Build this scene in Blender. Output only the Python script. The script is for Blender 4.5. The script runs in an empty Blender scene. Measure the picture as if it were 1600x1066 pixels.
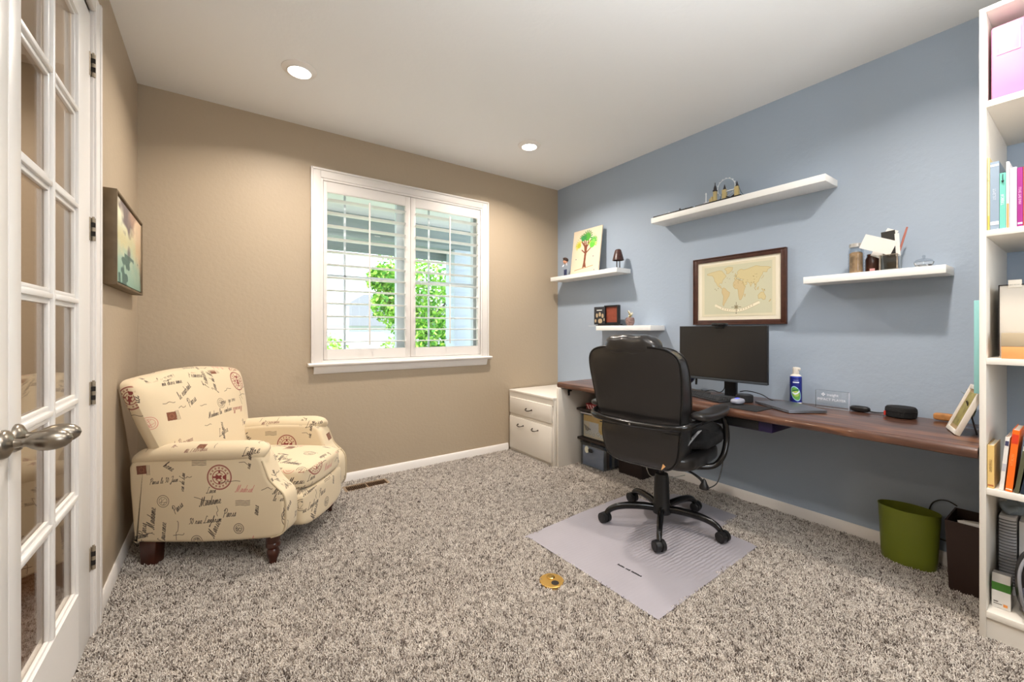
import bpy, bmesh, math, random
import numpy as np
from mathutils import Vector, Matrix
random.seed(7); RNG = np.random.default_rng(5)
sc = bpy.context.scene
COL = sc.collection
PI = math.pi

# ------------------------------------------------------------------ camera
cd = bpy.data.cameras.new('camera'); cam = bpy.data.objects.new('camera', cd); COL.objects.link(cam)
cam.location = (-3.0298, -3.4456, 1.2115)
cam.rotation_euler = (PI/2, 0, -0.6117)
cd.sensor_width = 36; cd.lens = 650.56/1600*36; cd.shift_y = -17.35/1600
cd.clip_start = 0.02; cd.clip_end = 200
sc.camera = cam
sc.view_settings.view_transform = 'Standard'; sc.view_settings.look = 'None'
sc.view_settings.gamma = 1; sc.view_settings.use_curve_mapping = False
sc.view_settings.exposure = 0.0
# ------------------------------------------------------------------ world, sun
w = bpy.data.worlds.new('world'); sc.world = w; w.use_nodes = True
bg = w.node_tree.nodes['Background']; bg.inputs[0].default_value = (0.80, 0.90, 1.0, 1); bg.inputs[1].default_value = 3.6
def light(name, kind, loc, rot, energy, color, **k):
    l = bpy.data.lights.new(name, kind); l.energy = energy; l.color = color
    for a, v in k.items(): setattr(l, a, v)
    o = bpy.data.objects.new(name, l); COL.objects.link(o); o.location = loc; o.rotation_euler = rot; return o
light('sun', 'SUN', (-6, -3, 12), Vector((.6, .35, -.95)).to_track_quat('-Z', 'Y').to_euler(), 5.0, (1.0, 0.95, 0.85), angle=0.02)
# four recessed ceiling lamps (two in view, two nearer the camera) and added fill: panel outside an invented rear window, lamp aimed at the ceiling
LAMPS = [(-2.647, -0.727), (-0.934, -0.707), (-2.647, -3.12), (-0.96, -3.12)]
for i, (x, y) in enumerate(LAMPS):
    light('downlight_lamp', 'AREA', (x, y, 2.722), (0, 0, 0), (22, 27, 15, 22)[i], (1.0, 0.90, 0.80), shape='DISK', size=0.11, spread=math.radians(146))
light('rear_fill', 'AREA', (-1.6, -4.75, 1.6), (PI/2, 0, 0), 46, (0.93, 0.97, 1.0), shape='RECTANGLE', size=2.2, size_y=1.5)  # added panel outside the invented rear window, brightens the room
light('ceiling_fill', 'AREA', (-2.2, -3.5, 1.75), (PI, 0, 0), 38, (0.90, 0.95, 1.0), shape='RECTANGLE', size=0.9, size_y=0.9, spread=2.6)  # added unseen lamp pointing up, brightens the ceiling

sc.cycles.transparent_max_bounces = 24
# ------------------------------------------------------------------ helpers
def lin(c):
    if isinstance(c, str): c = tuple(int(c[i:i+2], 16) for i in (0, 2, 4))
    return tuple(((v/255)/12.92 if v/255 <= .04045 else ((v/255+.055)/1.055)**2.4) for v in c) + (1,)
def mat(name, color, rough=.5, metal=0, bump=0, bscale=50, spec=.5, noise=0, nscale=8, coat=0, trans=0, ior=1.45, alpha=1, sheen=0, emit=None, detail=3):
    m = bpy.data.materials.new(name); m.use_nodes = True; nt = m.node_tree; b = nt.nodes['Principled BSDF']
    b.inputs['Base Color'].default_value = lin(color); b.inputs['Roughness'].default_value = rough
    b.inputs['Metallic'].default_value = metal; b.inputs['Specular IOR Level'].default_value = spec
    b.inputs['Coat Weight'].default_value = coat; b.inputs['Transmission Weight'].default_value = trans
    b.inputs['IOR'].default_value = ior; b.inputs['Alpha'].default_value = alpha; b.inputs['Sheen Weight'].default_value = sheen
    if emit: b.inputs['Emission Color'].default_value = lin(emit[0]); b.inputs['Emission Strength'].default_value = emit[1]
    if bump or noise:
        tc = nt.nodes.new('ShaderNodeTexCoord')
    if noise:
        n = nt.nodes.new('ShaderNodeTexNoise'); n.inputs['Scale'].default_value = nscale; n.inputs['Detail'].default_value = 4
        nt.links.new(tc.outputs['Object'], n.inputs['Vector'])
        mr = nt.nodes.new('ShaderNodeMapRange'); mr.inputs[1].default_value = .3; mr.inputs[2].default_value = .7
        mr.inputs[3].default_value = 1-noise; mr.inputs[4].default_value = 1+noise
        nt.links.new(n.outputs[0], mr.inputs[0])
        hs = nt.nodes.new('ShaderNodeHueSaturation'); hs.inputs['Color'].default_value = lin(color)
        nt.links.new(mr.outputs[0], hs.inputs['Value']); nt.links.new(hs.outputs[0], b.inputs['Base Color'])
    if bump:
        n2 = nt.nodes.new('ShaderNodeTexNoise'); n2.inputs['Scale'].default_value = bscale; n2.inputs['Detail'].default_value = detail
        nt.links.new(tc.outputs['Object'], n2.inputs['Vector'])
        bp = nt.nodes.new('ShaderNodeBump'); bp.inputs['Strength'].default_value = bump; bp.inputs['Distance'].default_value = .004
        nt.links.new(n2.outputs[0], bp.inputs['Height']); nt.links.new(bp.outputs[0], b.inputs['Normal'])
    return m
class MB:
    """collects shapes into one mesh"""
    def __init__(s): s.v = []; s.f = []; s.uv = None
    def add(s, vs, fs):
        k = len(s.v); s.v += [tuple(v) for v in vs]; s.f += [tuple(i+k for i in f) for f in fs]; return s
    def bm(s, b):
        b.verts.index_update(); s.add([v.co[:] for v in b.verts], [[v.index for v in f.verts] for f in b.faces]); b.free(); return s
    def box(s, x0, x1, y0, y1, z0, z1, bev=0, seg=2, rot=None, piv=None):
        b = bmesh.new(); bmesh.ops.create_cube(b, size=1)
        sx, sy, sz = abs(x1-x0), abs(y1-y0), abs(z1-z0); c = Vector(((x0+x1)/2, (y0+y1)/2, (z0+z1)/2))
        for v in b.verts: v.co = Vector((v.co.x*sx, v.co.y*sy, v.co.z*sz))
        if bev:
            bev = min(bev, .49*min(sx, sy, sz)); bmesh.ops.bevel(b, geom=b.edges[:], offset=bev, segments=seg, affect='EDGES', profile=.5)
        for v in b.verts: v.co += c
        if rot is not None:
            p = Vector(piv) if piv else c
            for v in b.verts: v.co = rot @ (v.co-p) + p
        return s.bm(b)
    def cyl(s, p0, p1, r0, r1=None, seg=20, cap=True):
        r1 = r0 if r1 is None else r1; p0 = Vector(p0); p1 = Vector(p1); d = (p1-p0).normalized()
        a = d.orthogonal().normalized(); bb = d.cross(a); vs = []; fs = []
        for p, r in ((p0, r0), (p1, r1)):
            for i in range(seg):
                t = 2*PI*i/seg; vs.append(p+a*math.cos(t)*r+bb*math.sin(t)*r)
        fs = [(i, (i+1) % seg, seg+(i+1) % seg, seg+i) for i in range(seg)]
        if cap: fs += [tuple(range(seg-1, -1, -1)), tuple(range(seg, 2*seg))]
        return s.add(vs, fs)
    def lathe(s, prof, c=(0, 0, 0), seg=24, axis='z', sx=1, sy=1):
        vs = []; fs = []; n = len(prof)
        for r, h in prof:
            for i in range(seg):
                t = 2*PI*i/seg; a, b_ = r*math.cos(t)*sx, r*math.sin(t)*sy
                p = (a, b_, h) if axis == 'z' else ((h, a, b_) if axis == 'x' else (a, h, b_))
                vs.append((c[0]+p[0], c[1]+p[1], c[2]+p[2]))
        for j in range(n-1):
            for i in range(seg): fs.append((j*seg+i, j*seg+(i+1) % seg, (j+1)*seg+(i+1) % seg, (j+1)*seg+i))
        loop = tuple(prof[0]) == tuple(prof[-1])
        if prof[0][0] > 1e-5 and not loop: fs.append(tuple(range(seg-1, -1, -1)))
        if prof[-1][0] > 1e-5 and not loop: fs.append(tuple(range((n-1)*seg, n*seg)))
        return s.add(vs, fs)
    def tube(s, pts, r, seg=10, sm=6, flat=None):
        """smooth tube; r number or list per control point; flat=(a,b) scales the section"""
        P = [Vector(p) for p in pts]; R = r if isinstance(r, (list, tuple)) else [r]*len(P)
        if sm > 1 and len(P) > 2:
            Q = []; S = []
            for i in range(len(P)-1):
                a = P[max(i-1, 0)]; b = P[i]; c = P[i+1]; d = P[min(i+2, len(P)-1)]
                for k in range(sm):
                    t = k/sm; Q.append(.5*((2*b)+(c-a)*t+(2*a-5*b+4*c-d)*t*t+(3*b-a-3*c+d)*t**3)); S.append(R[i]*(1-t)+R[i+1]*t)
            Q.append(P[-1]); S.append(R[-1]); P, R = Q, S
        vs = []; fs = []; up = None; n = len(P)
        for i, p in enumerate(P):
            d = (P[min(i+1, n-1)]-P[max(i-1, 0)]).normalized()
            if up is None: up = d.orthogonal().normalized() if not flat else (Vector((0, 0, 1))-d*d.z).normalized()
            up = (up-d*up.dot(d)).normalized(); sd = d.cross(up)
            for k in range(seg):
                t = 2*PI*k/seg; fa, fb = flat or (1, 1)
                vs.append(p+sd*math.cos(t)*R[i]*fa+up*math.sin(t)*R[i]*fb)
        for j in range(n-1):
            for k in range(seg): fs.append((j*seg+k, j*seg+(k+1) % seg, (j+1)*seg+(k+1) % seg, (j+1)*seg+k))
        fs += [tuple(range(seg-1, -1, -1)), tuple(range((n-1)*seg, n*seg))]
        return s.add(vs, fs)
    def puff(s, c, h, p=5, n=10, fn=None):
        """rounded cushion: a cube mapped to an L_p ball"""
        b = bmesh.new(); bmesh.ops.create_cube(b, size=2); bmesh.ops.subdivide_edges(b, edges=b.edges[:], cuts=n, use_grid_fill=True)
        for v in b.verts:
            q = (abs(v.co.x)**p+abs(v.co.y)**p+abs(v.co.z)**p)**(1/p); u = v.co/q
            a = Vector((c[0]+u.x*h[0], c[1]+u.y*h[1], c[2]+u.z*h[2])); v.co = fn(a) if fn else a
        return s.bm(b)
    def prism(s, poly, axis, a, b, bev=0, seg=3):
        """extrude a 2D polygon; axis 'y': poly is (x,z); 'z': (x,y); 'x': (y,z)"""
        m = bmesh.new()
        def P(q, t): return {'y': (q[0], t, q[1]), 'z': (q[0], q[1], t), 'x': (t, q[0], q[1])}[axis]
        lo = [m.verts.new(P(q, a)) for q in poly]; hi = [m.verts.new(P(q, b)) for q in poly]; n = len(poly)
        f1 = m.faces.new(lo); f2 = m.faces.new(hi[::-1])
        for i in range(n): m.faces.new((lo[(i+1) % n], lo[i], hi[i], hi[(i+1) % n]))
        bmesh.ops.recalc_face_normals(m, faces=m.faces[:])
        if bev: bmesh.ops.bevel(m, geom=list(set(f1.edges[:]+f2.edges[:])), offset=bev, segments=seg, affect='EDGES', profile=.5)
        return s.bm(m)
    def pillow(s, out, hf, hb, edge, f, rings=7, p=2.4):
        """closed 2D outline -> cushion; f(a,b,h)->3D"""
        n = len(out); ca = sum(o[0] for o in out)/n; cb = sum(o[1] for o in out)/n; vs = []; fs = []
        def ring(k, h): return [f(ca+(a-ca)*k, cb+(b-cb)*k, h) for a, b in out]
        L = []
        for i in range(rings, 0, -1):
            k = math.sin(i/rings*PI/2); L.append((k, -hb*max(0, 1-k**p)**(1/p)))
        L = L[::-1]; L2 = [(math.sin(i/rings*PI/2), None) for i in range(rings, 0, -1)]
        R = [ring(k, h) for k, h in L]+[ring(k, edge+hf*max(0, 1-k**p)**(1/p)) for k, _ in L2]
        for r in R: vs += r
        m = len(R)
        for j in range(m-1):
            for i in range(n): fs.append((j*n+i, j*n+(i+1) % n, (j+1)*n+(i+1) % n, (j+1)*n+i))
        vs += [f(ca, cb, -hb), f(ca, cb, edge+hf)]; q = len(vs)
        for i in range(n): fs.append((q-2, (i+1) % n, i)); fs.append((q-1, (m-1)*n+i, (m-1)*n+(i+1) % n))
        return s.add(vs, fs)
    def wall(s, u0, u1, v0, v1, holes, f):
        """flat panel grid with rectangular holes; f(u,v,side)->3D, side 0/1"""
        us = sorted({u0, u1, *[h[0] for h in holes], *[h[1] for h in holes]}); vs_ = sorted({v0, v1, *[h[2] for h in holes], *[h[3] for h in holes]})
        def solid(i, j):
            if i < 0 or j < 0 or i >= len(us)-1 or j >= len(vs_)-1: return False
            cu, cv = (us[i]+us[i+1])/2, (vs_[j]+vs_[j+1])/2
            return not any(h[0] < cu < h[1] and h[2] < cv < h[3] for h in holes)
        for i in range(len(us)-1):
            for j in range(len(vs_)-1):
                if not solid(i, j): continue
                a, b, c, d = us[i], us[i+1], vs_[j], vs_[j+1]
                q = [(a, c), (b, c), (b, d), (a, d)]
                for sd in (0, 1): s.add([f(u, v, sd) for u, v in q], [(0, 1, 2, 3)])
                for (e0, e1, ni, nj) in (((a, c), (b, c), i, j-1), ((b, c), (b, d), i+1, j), ((b, d), (a, d), i, j+1), ((a, d), (a, c), i-1, j)):
                    if not solid(ni, nj): s.add([f(*e0, 0), f(*e1, 0), f(*e1, 1), f(*e0, 1)], [(0, 1, 2, 3)])
        return s
def root(o):
    while o.parent: o = o.parent
    return o
def obj(name, mb, m, parent=None, world=True, ang=35, uv=None, label=None):
    """link an MB as one mesh object. world=True: coordinates are world coordinates, even below a placed thing"""
    me = bpy.data.meshes.new(name); V = mb.v
    if parent is not None and world:
        r = root(parent); M = (Matrix.Translation(r.location) @ Matrix.Rotation(r.rotation_euler.z, 4, 'Z')).inverted()
        if M != Matrix.Identity(4): V = [(M @ Vector(v))[:] for v in V]
    org = Vector((0, 0, 0))
    if parent is None:   # origin at the base centre
        xs, ys, zs = zip(*V); org = Vector(((min(xs)+max(xs))/2, (min(ys)+max(ys))/2, min(zs))); V = [(v[0]-org.x, v[1]-org.y, v[2]-org.z) for v in V]
    me.from_pydata(V, [], mb.f); me.validate()
    b = bmesh.new(); b.from_mesh(me); bmesh.ops.recalc_face_normals(b, faces=b.faces[:]); b.to_mesh(me); b.free()
    me.shade_smooth(); me.set_sharp_from_angle(angle=math.radians(ang))
    if uv:
        l = me.uv_layers.new(name='UVMap')
        for lp in me.loops:
            co = Vector(V[lp.vertex_index])+org
            if parent is not None and world:
                r = root(parent); co = (Matrix.Translation(r.location) @ Matrix.Rotation(r.rotation_euler.z, 4, 'Z')) @ co
            l.data[lp.index].uv = uv(co)
    for mm in (m if isinstance(m, (list, tuple)) else [m]): me.materials.append(mm)
    o = bpy.data.objects.new(name, me); COL.objects.link(o); o.location = org
    if parent is not None: o.parent = parent
    if label: o['label'] = label
    return o
def thing(name, label, cat, loc=(0, 0, 0), rz=0, group=None):
    o = bpy.data.objects.new(name, None); COL.objects.link(o); o.location = loc; o.rotation_euler = (0, 0, rz); o.empty_display_size = .05
    return tag(o, label, cat, group)
def tag(o, label, cat, group=None):
    o['label'] = label; o['category'] = cat
    if group: o['group'] = group
    return o
def st(o): o['kind'] = 'structure'; return o
def R(ax, deg): return Matrix.Rotation(math.radians(deg), 3, ax)
def cr(pts, n=8, closed=False):
    out = []; N = len(pts); rng = range(N if closed else N-1)
    g = (lambda i: pts[i % N]) if closed else (lambda i: pts[min(max(i, 0), N-1)])
    for i in rng:
        a, b, c, d = g(i-1), g(i), g(i+1), g(i+2)
        for k in range(n):
            t = k/n; out.append(tuple(.5*(2*b[j]+(c[j]-a[j])*t+(2*a[j]-5*b[j]+4*c[j]-d[j])*t*t+(3*b[j]-a[j]-3*c[j]+d[j])*t**3) for j in range(2)))
    if not closed: out.append(tuple(pts[-1]))
    return out
def textmesh(name, s, size, M, m, parent, thick=.0006, align='CENTER'):
    """flat lettering, text plane mapped by world matrix M"""
    c = bpy.data.curves.new(name, 'FONT'); c.body = s; c.size = size; c.extrude = thick; c.align_x = align; c.align_y = 'CENTER'; c.resolution_u = 2
    t = bpy.data.objects.new('tmp', c); COL.objects.link(t); dg = bpy.context.evaluated_depsgraph_get()
    me = bpy.data.meshes.new_from_object(t.evaluated_get(dg)); bpy.data.objects.remove(t)
    mb = MB(); mb.add([(M @ v.co)[:] for v in me.vertices], [list(p.vertices) for p in me.polygons])
    return obj(name, mb, m, parent)
# right-handed text frame on a face: origin, right direction, up direction
def frame(o, right, up):
    r = Vector(right).normalized(); u = Vector(up).normalized(); n = r.cross(u)
    return Matrix.Translation(o) @ Matrix((r, u, n)).transposed().to_4x4()

# ------------------------------------------------------------------ drawn prints (numpy canvases used as colour on real surfaces)
class Canvas:
    def __init__(s, w, h, bgc): s.w, s.h = w, h; s.a = np.ones((h, w, 3))*np.array(bgc)/255.
    def dot(s, x, y, r, c, al=1, wrap=True):
        k = int(r+1.5); xi, yi = int(x), int(y); yy, xx = np.mgrid[yi-k:yi+k+1, xi-k:xi+k+1]
        m = np.clip(r+.5-np.hypot(xx+.5-x, yy+.5-y), 0, 1)*al
        if wrap: X, Y = xx % s.w, yy % s.h
        else:
            ok = (xx >= 0) & (xx < s.w) & (yy >= 0) & (yy < s.h); m = m*ok; X, Y = np.clip(xx, 0, s.w-1), np.clip(yy, 0, s.h-1)
        s.a[Y, X] = s.a[Y, X]*(1-m[..., None])+np.array(c)/255.*m[..., None]
    def line(s, pts, r, c, al=1):
        for (x0, y0), (x1, y1) in zip(pts[:-1], pts[1:]):
            n = max(1, int(math.hypot(x1-x0, y1-y0)/max(r*.7, .6)))
            for i in range(n): t = i/n; s.dot(x0+(x1-x0)*t, y0+(y1-y0)*t, r, c, al)
    def poly(s, pts, c, al=1):
        P = np.array(pts); x0, y0 = np.floor(P.min(0)).astype(int); x1, y1 = np.ceil(P.max(0)).astype(int)+1
        yy, xx = np.mgrid[y0:y1, x0:x1]; ins = np.zeros(xx.shape, bool); j = len(P)-1
        for i in range(len(P)):
            xi, yi, xj, yj = *P[i], *P[j]
            if yi != yj: ins ^= ((yi > yy+.5) != (yj > yy+.5)) & (xx+.5 < (xj-xi)*(yy+.5-yi)/(yj-yi)+xi)
            j = i
        X, Y = xx[ins] % s.w, yy[ins] % s.h; s.a[Y, X] = s.a[Y, X]*(1-al)+np.array(c)/255.*al
    def ring(s, x, y, r, lw, c, al=1, sq=1, gap=None):
        n = 40; pts = [(x+r*math.cos(2*PI*i/n), y+r*sq*math.sin(2*PI*i/n)) for i in range(n+1)]
        s.line(pts, lw, c, al)
    def image(s, name):
        im = bpy.data.images.new(name, s.w, s.h); px = np.ones((s.h, s.w, 4), dtype=np.float32); px[..., :3] = np.clip(s.a, 0, 1)
        im.pixels.foreach_set(px.ravel()); im.update(); im.pack(); return im
def print_mat(name, im, rough=.7, box=None, bump=0, bscale=400, sheen=0):
    m = mat(name, 'ffffff', rough, bump=bump, bscale=bscale, sheen=sheen); nt = m.node_tree; b = nt.nodes['Principled BSDF']
    t = nt.nodes.new('ShaderNodeTexImage'); t.image = im; tc = nt.nodes.new('ShaderNodeTexCoord')
    if box:
        mp = nt.nodes.new('ShaderNodeMapping'); mp.inputs['Scale'].default_value = (1/box,)*3; mp.inputs['Location'].default_value = (.13, .37, .22)
        nt.links.new(tc.outputs['Object'], mp.inputs[0]); nt.links.new(mp.outputs[0], t.inputs[0]); t.projection = 'BOX'; t.projection_blend = .08
    else: nt.links.new(tc.outputs['UV'], t.inputs[0])
    nt.links.new(t.outputs[0], b.inputs['Base Color']); return m

# ------------------------------------------------------------------ materials
M_wall = mat('beige_paint', (176, 160, 138), .5, bump=.35, bscale=42, spec=.35)
M_blue = mat('blue_paint', (164, 178, 195), .6, bump=.3, bscale=42, spec=.3)
M_ceil = mat('ceiling_paint', (236, 236, 235), .8, bump=.2, bscale=40)
M_trim = mat('white_trim', (230, 225, 220), .38)
M_white = mat('white_lacquer', (226, 220, 210), .4)
M_door = mat('door_white', (232, 229, 225), .35)
M_shelfw = mat('white_foil', (240, 240, 238), .45)
M_cab = mat('cabinet_cream', (232, 226, 216), .45)
M_nickel = mat('brushed_nickel', (150, 142, 130), .3, 1, noise=.06, nscale=30)
M_hinge = mat('hinge_metal', (160, 148, 130), .5, .6)
M_dark = mat('dark_gap', (40, 34, 30), .8)
M_glass = mat('clear_glass', (255, 255, 255), .0, trans=1, ior=1.5)
M_black = mat('black_plastic', (22, 22, 24), .42)
M_blackm = mat('black_gloss_metal', (18, 18, 19), .22, .3, coat=.3)
M_leather = mat('black_leather', (35, 33, 33), .3, bump=.10, bscale=260, coat=.3)
M_pipe = mat('leather_piping', (14, 14, 14), .35)
M_cloth = mat('black_cloth', (17, 17, 19), .85, bump=.6, bscale=90)
M_chrome = mat('chrome', (200, 200, 200), .15, 1)
M_brass = mat('polished_brass', (198, 160, 88), .36, .85); M_brass2 = mat('bright_brass', (236, 200, 120), .18, 1)
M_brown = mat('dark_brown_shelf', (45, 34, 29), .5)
M_leg = mat('mahogany_leg', (62, 28, 18), .28, coat=.4, noise=.3, nscale=20)
M_canvas_side = mat('bronze_frame', (112, 96, 74), .5, .35, noise=.2, nscale=12)
M_paper = mat('white_paper', (238, 236, 232), .8)

# thin architectural glass: reflections plus straight transmission
def pane_mat(name, tint=(1, 1, 1, 1)):
    m = bpy.data.materials.new(name); m.use_nodes = True; nt = m.node_tree; nt.nodes.clear()
    o = nt.nodes.new('ShaderNodeOutputMaterial'); mx = nt.nodes.new('ShaderNodeMixShader'); fr = nt.nodes.new('ShaderNodeFresnel'); ge = nt.nodes.new('ShaderNodeNewGeometry'); mr = nt.nodes.new('ShaderNodeMapRange'); mr.inputs[3].default_value = 1.5; mr.inputs[4].default_value = 1/1.5; nt.links.new(ge.outputs['Backfacing'], mr.inputs[0]); nt.links.new(mr.outputs[0], fr.inputs[0])
    t = nt.nodes.new('ShaderNodeBsdfTransparent'); t.inputs[0].default_value = tint; g = nt.nodes.new('ShaderNodeBsdfGlossy'); g.inputs['Roughness'].default_value = 0.0
    nt.links.new(fr.outputs[0], mx.inputs[0]); nt.links.new(t.outputs[0], mx.inputs[1]); nt.links.new(g.outputs[0], mx.inputs[2]); nt.links.new(mx.outputs[0], o.inputs[0]); return m
M_pane = pane_mat('window_glass', (.97, .985, .985, 1)); M_pane_door = pane_mat('door_glass', (.9, .89, .87, 1))
M_clear = pane_mat('clear_plastic', (.86, .88, .9, 1))

H = 2.74; XL = -3.449; YB = -4.4
# ------------------------------------------------------------------ room shell
def carpet_mat(name, inst):
    m = bpy.data.materials.new(name); m.use_nodes = True; nt = m.node_tree; b = nt.nodes['Principled BSDF']
    b.inputs['Roughness'].default_value = .95; b.inputs['Specular IOR Level'].default_value = .15; b.inputs['Sheen Weight'].default_value = .15
    cr_ = nt.nodes.new('ShaderNodeValToRGB'); e = cr_.color_ramp.elements
    cols = [(0, (84, 74, 68)), (.13, (110, 99, 91)), (.19, (152, 142, 133)), (.42, (187, 178, 168)), (.7, (211, 203, 194)), (1, (230, 223, 214))]
    e[0].position = 0; e[0].color = lin(cols[0][1]); e[1].position = 1; e[1].color = lin(cols[-1][1])
    for p, c in cols[1:-1]: q = e.new(p); q.color = lin(c)
    if inst:
        oi = nt.nodes.new('ShaderNodeObjectInfo'); nt.links.new(oi.outputs['Random'], cr_.inputs[0])
    else:
        tc = nt.nodes.new('ShaderNodeTexCoord'); n = nt.nodes.new('ShaderNodeTexNoise'); n.inputs['Scale'].default_value = 160
        nt.links.new(tc.outputs['Object'], n.inputs[0]); nt.links.new(n.outputs[0], cr_.inputs[0])
    nt.links.new(cr_.outputs[0], b.inputs['Base Color']); return m
fl = st(obj('floor', MB().box(XL-.1, .1, YB-.1, .1, -.12, 0.0), carpet_mat('carpet_backing', False)))
fl['label'] = 'speckled taupe shag carpet floor'
MAT_OUT = cr([(-1.575, -1.53), (-1.56, -1.51), (-1.0, -1.47), (-.64, -1.455), (-.60, -1.47), (-.585, -1.56)], 3)+cr([(-.585, -1.60), (-.56, -1.625), (-.36, -1.63), (-.31, -1.66), (-.30, -1.75), (-.305, -2.04), (-.33, -2.09), (-.56, -2.11), (-.585, -2.14), (-.59, -2.2)], 3)+cr([(-.598, -2.30), (-.61, -2.335), (-.64, -2.345), (-1.0, -2.36), (-1.50, -2.385), (-1.535, -2.38), (-1.552, -2.36), (-1.56, -2.0)], 3)
mo = MAT_OUT
# pile: geometry-nodes tufts on a grid
def pile():
    G = .02; nx = int((-.012-XL-.012)/G); ny = int(3.74/G); gx = XL+.012+np.arange(nx+1)*G; gy = -3.752+np.arange(ny+1)*G
    cx, cy = np.meshgrid(gx[:-1]+G/2, gy[:-1]+G/2); skip = (abs(cx+2.1025) < .165) & (abs(cy+.17) < .065)
    skip |= np.hypot(cx+1.734, cy+1.928) < .066
    ins = np.zeros(cx.shape, bool); P = MAT_OUT; j = len(P)-1      # no pile under the chair mat, up to a centimetre from its edge
    for i in range(len(P)):
        (xi, yi), (xj, yj) = P[i], P[j]
        if yi != yj: ins ^= ((yi > cy) != (yj > cy)) & (cx < (xj-xi)*(cy-yi)/(yj-yi)+xi)
        j = i
    skip |= ins; vv = [(float(x), float(y), 0.) for y in gy for x in gx]
    ff = [(j*(nx+1)+i, j*(nx+1)+i+1, (j+1)*(nx+1)+i+1, (j+1)*(nx+1)+i) for j in range(ny) for i in range(nx) if not skip[j, i]]
    me = bpy.data.meshes.new('carpet_pile'); me.from_pydata(vv, [], ff)
    o = bpy.data.objects.new('carpet_pile', me); COL.objects.link(o); o.parent = fl; o.matrix_parent_inverse = Matrix.Translation(-fl.location)
    o['kind'] = 'stuff'; o['label'] = 'loose twisted shag pile of the carpet'
    mt = carpet_mat('carpet_yarn', True); me.materials.append(mt)
    g = bpy.data.node_groups.new('pile', 'GeometryNodeTree')
    g.interface.new_socket('Geometry', in_out='INPUT', socket_type='NodeSocketGeometry'); g.interface.new_socket('Geometry', in_out='OUTPUT', socket_type='NodeSocketGeometry')
    N = g.nodes.new; Lk = g.links.new; gi = N('NodeGroupInput'); go = N('NodeGroupOutput')
    dp = N('GeometryNodeDistributePointsOnFaces'); dp.inputs['Density'].default_value = 30000; Lk(gi.outputs[0], dp.inputs['Mesh'])
    jn = N('GeometryNodeJoinGeometry')
    for k, (tx, ty, ax, ay) in enumerate(((0, 0, .25, .1), (.0035, .001, -.35, .5), (-.002, .0035, .5, -.4))):
        c = N('GeometryNodeMeshCone'); c.inputs['Vertices'].default_value = 5; c.inputs['Side Segments'].default_value = 1
        c.inputs['Radius Top'].default_value = .0011; c.inputs['Radius Bottom'].default_value = .0026; c.inputs['Depth'].default_value = .019
        t = N('GeometryNodeTransform'); t.inputs['Translation'].default_value = (tx, ty, 0); t.inputs['Rotation'].default_value = (ax, ay, k)
        Lk(c.outputs['Mesh'], t.inputs['Geometry']); Lk(t.outputs[0], jn.inputs[0])
    sm = N('GeometryNodeSetMaterial'); sm.inputs['Material'].default_value = mt; Lk(jn.outputs[0], sm.inputs[0])
    ip = N('GeometryNodeInstanceOnPoints'); Lk(dp.outputs['Points'], ip.inputs['Points']); Lk(sm.outputs[0], ip.inputs['Instance'])
    rv = N('FunctionNodeRandomValue'); rv.data_type = 'FLOAT_VECTOR'; rv.inputs[0].default_value = (-.45, -.45, 0); rv.inputs[1].default_value = (.45, .45, 6.283)
    # slow lean of the pile (footprints and vacuum tracks)
    nz = N('ShaderNodeTexNoise'); nz.inputs['Scale'].default_value = 2.6; nz.inputs['Detail'].default_value = 2; ps = N('GeometryNodeInputPosition'); Lk(ps.outputs[0], nz.inputs['Vector'])
    vm = N('ShaderNodeVectorMath'); vm.operation = 'SUBTRACT'; vm.inputs[1].default_value = (.5, .5, .5); Lk(nz.outputs['Color'], vm.inputs[0])
    vs = N('ShaderNodeVectorMath'); vs.operation = 'MULTIPLY'; vs.inputs[1].default_value = (2.6, 2.6, 0); Lk(vm.outputs[0], vs.inputs[0])
    va = N('ShaderNodeVectorMath'); va.operation = 'ADD'; Lk(rv.outputs[0], va.inputs[0]); Lk(vs.outputs[0], va.inputs[1])
    Lk(va.outputs[0], ip.inputs['Rotation'])
    r2 = N('FunctionNodeRandomValue'); r2.data_type = 'FLOAT'; r2.inputs[2].default_value = .75; r2.inputs[3].default_value = 1.3; Lk(r2.outputs[1], ip.inputs['Scale'])
    Lk(ip.outputs[0], go.inputs[0])
    md = o.modifiers.new('pile', 'NODES'); md.node_group = g
pile()
st(obj('ceiling', MB().box(XL-.2, .2, YB-.2, .17, H, H+.12), M_ceil))
WX0, WX1, WZ0, WZ1 = -2.405, -.965, .955, 2.38
RW = (-2.2, -1.0, 1.0, 2.2)
st(obj('wall_back', MB().wall(XL-.12, .12, -.1, H, [(WX0, WX1, WZ0, WZ1)], lambda u, v, s: (u, .15*s, v)), M_wall))
st(obj('wall_right', MB().box(0, .12, YB, 0, -.1, H), M_blue))
DY0, DY1, DZ = -2.72, -1.158, 2.452
st(obj('wall_left', MB().wall(YB, 0, -.1, H, [(DY0, DY1, -.12, DZ)], lambda u, v, s: (XL-.12*s, u, v)), M_wall))
st(obj('wall_front', MB().wall(XL-.12, .12, -.1, H, [RW], lambda u, v, s: (u, YB-.12*s, v)), M_wall))
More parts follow.
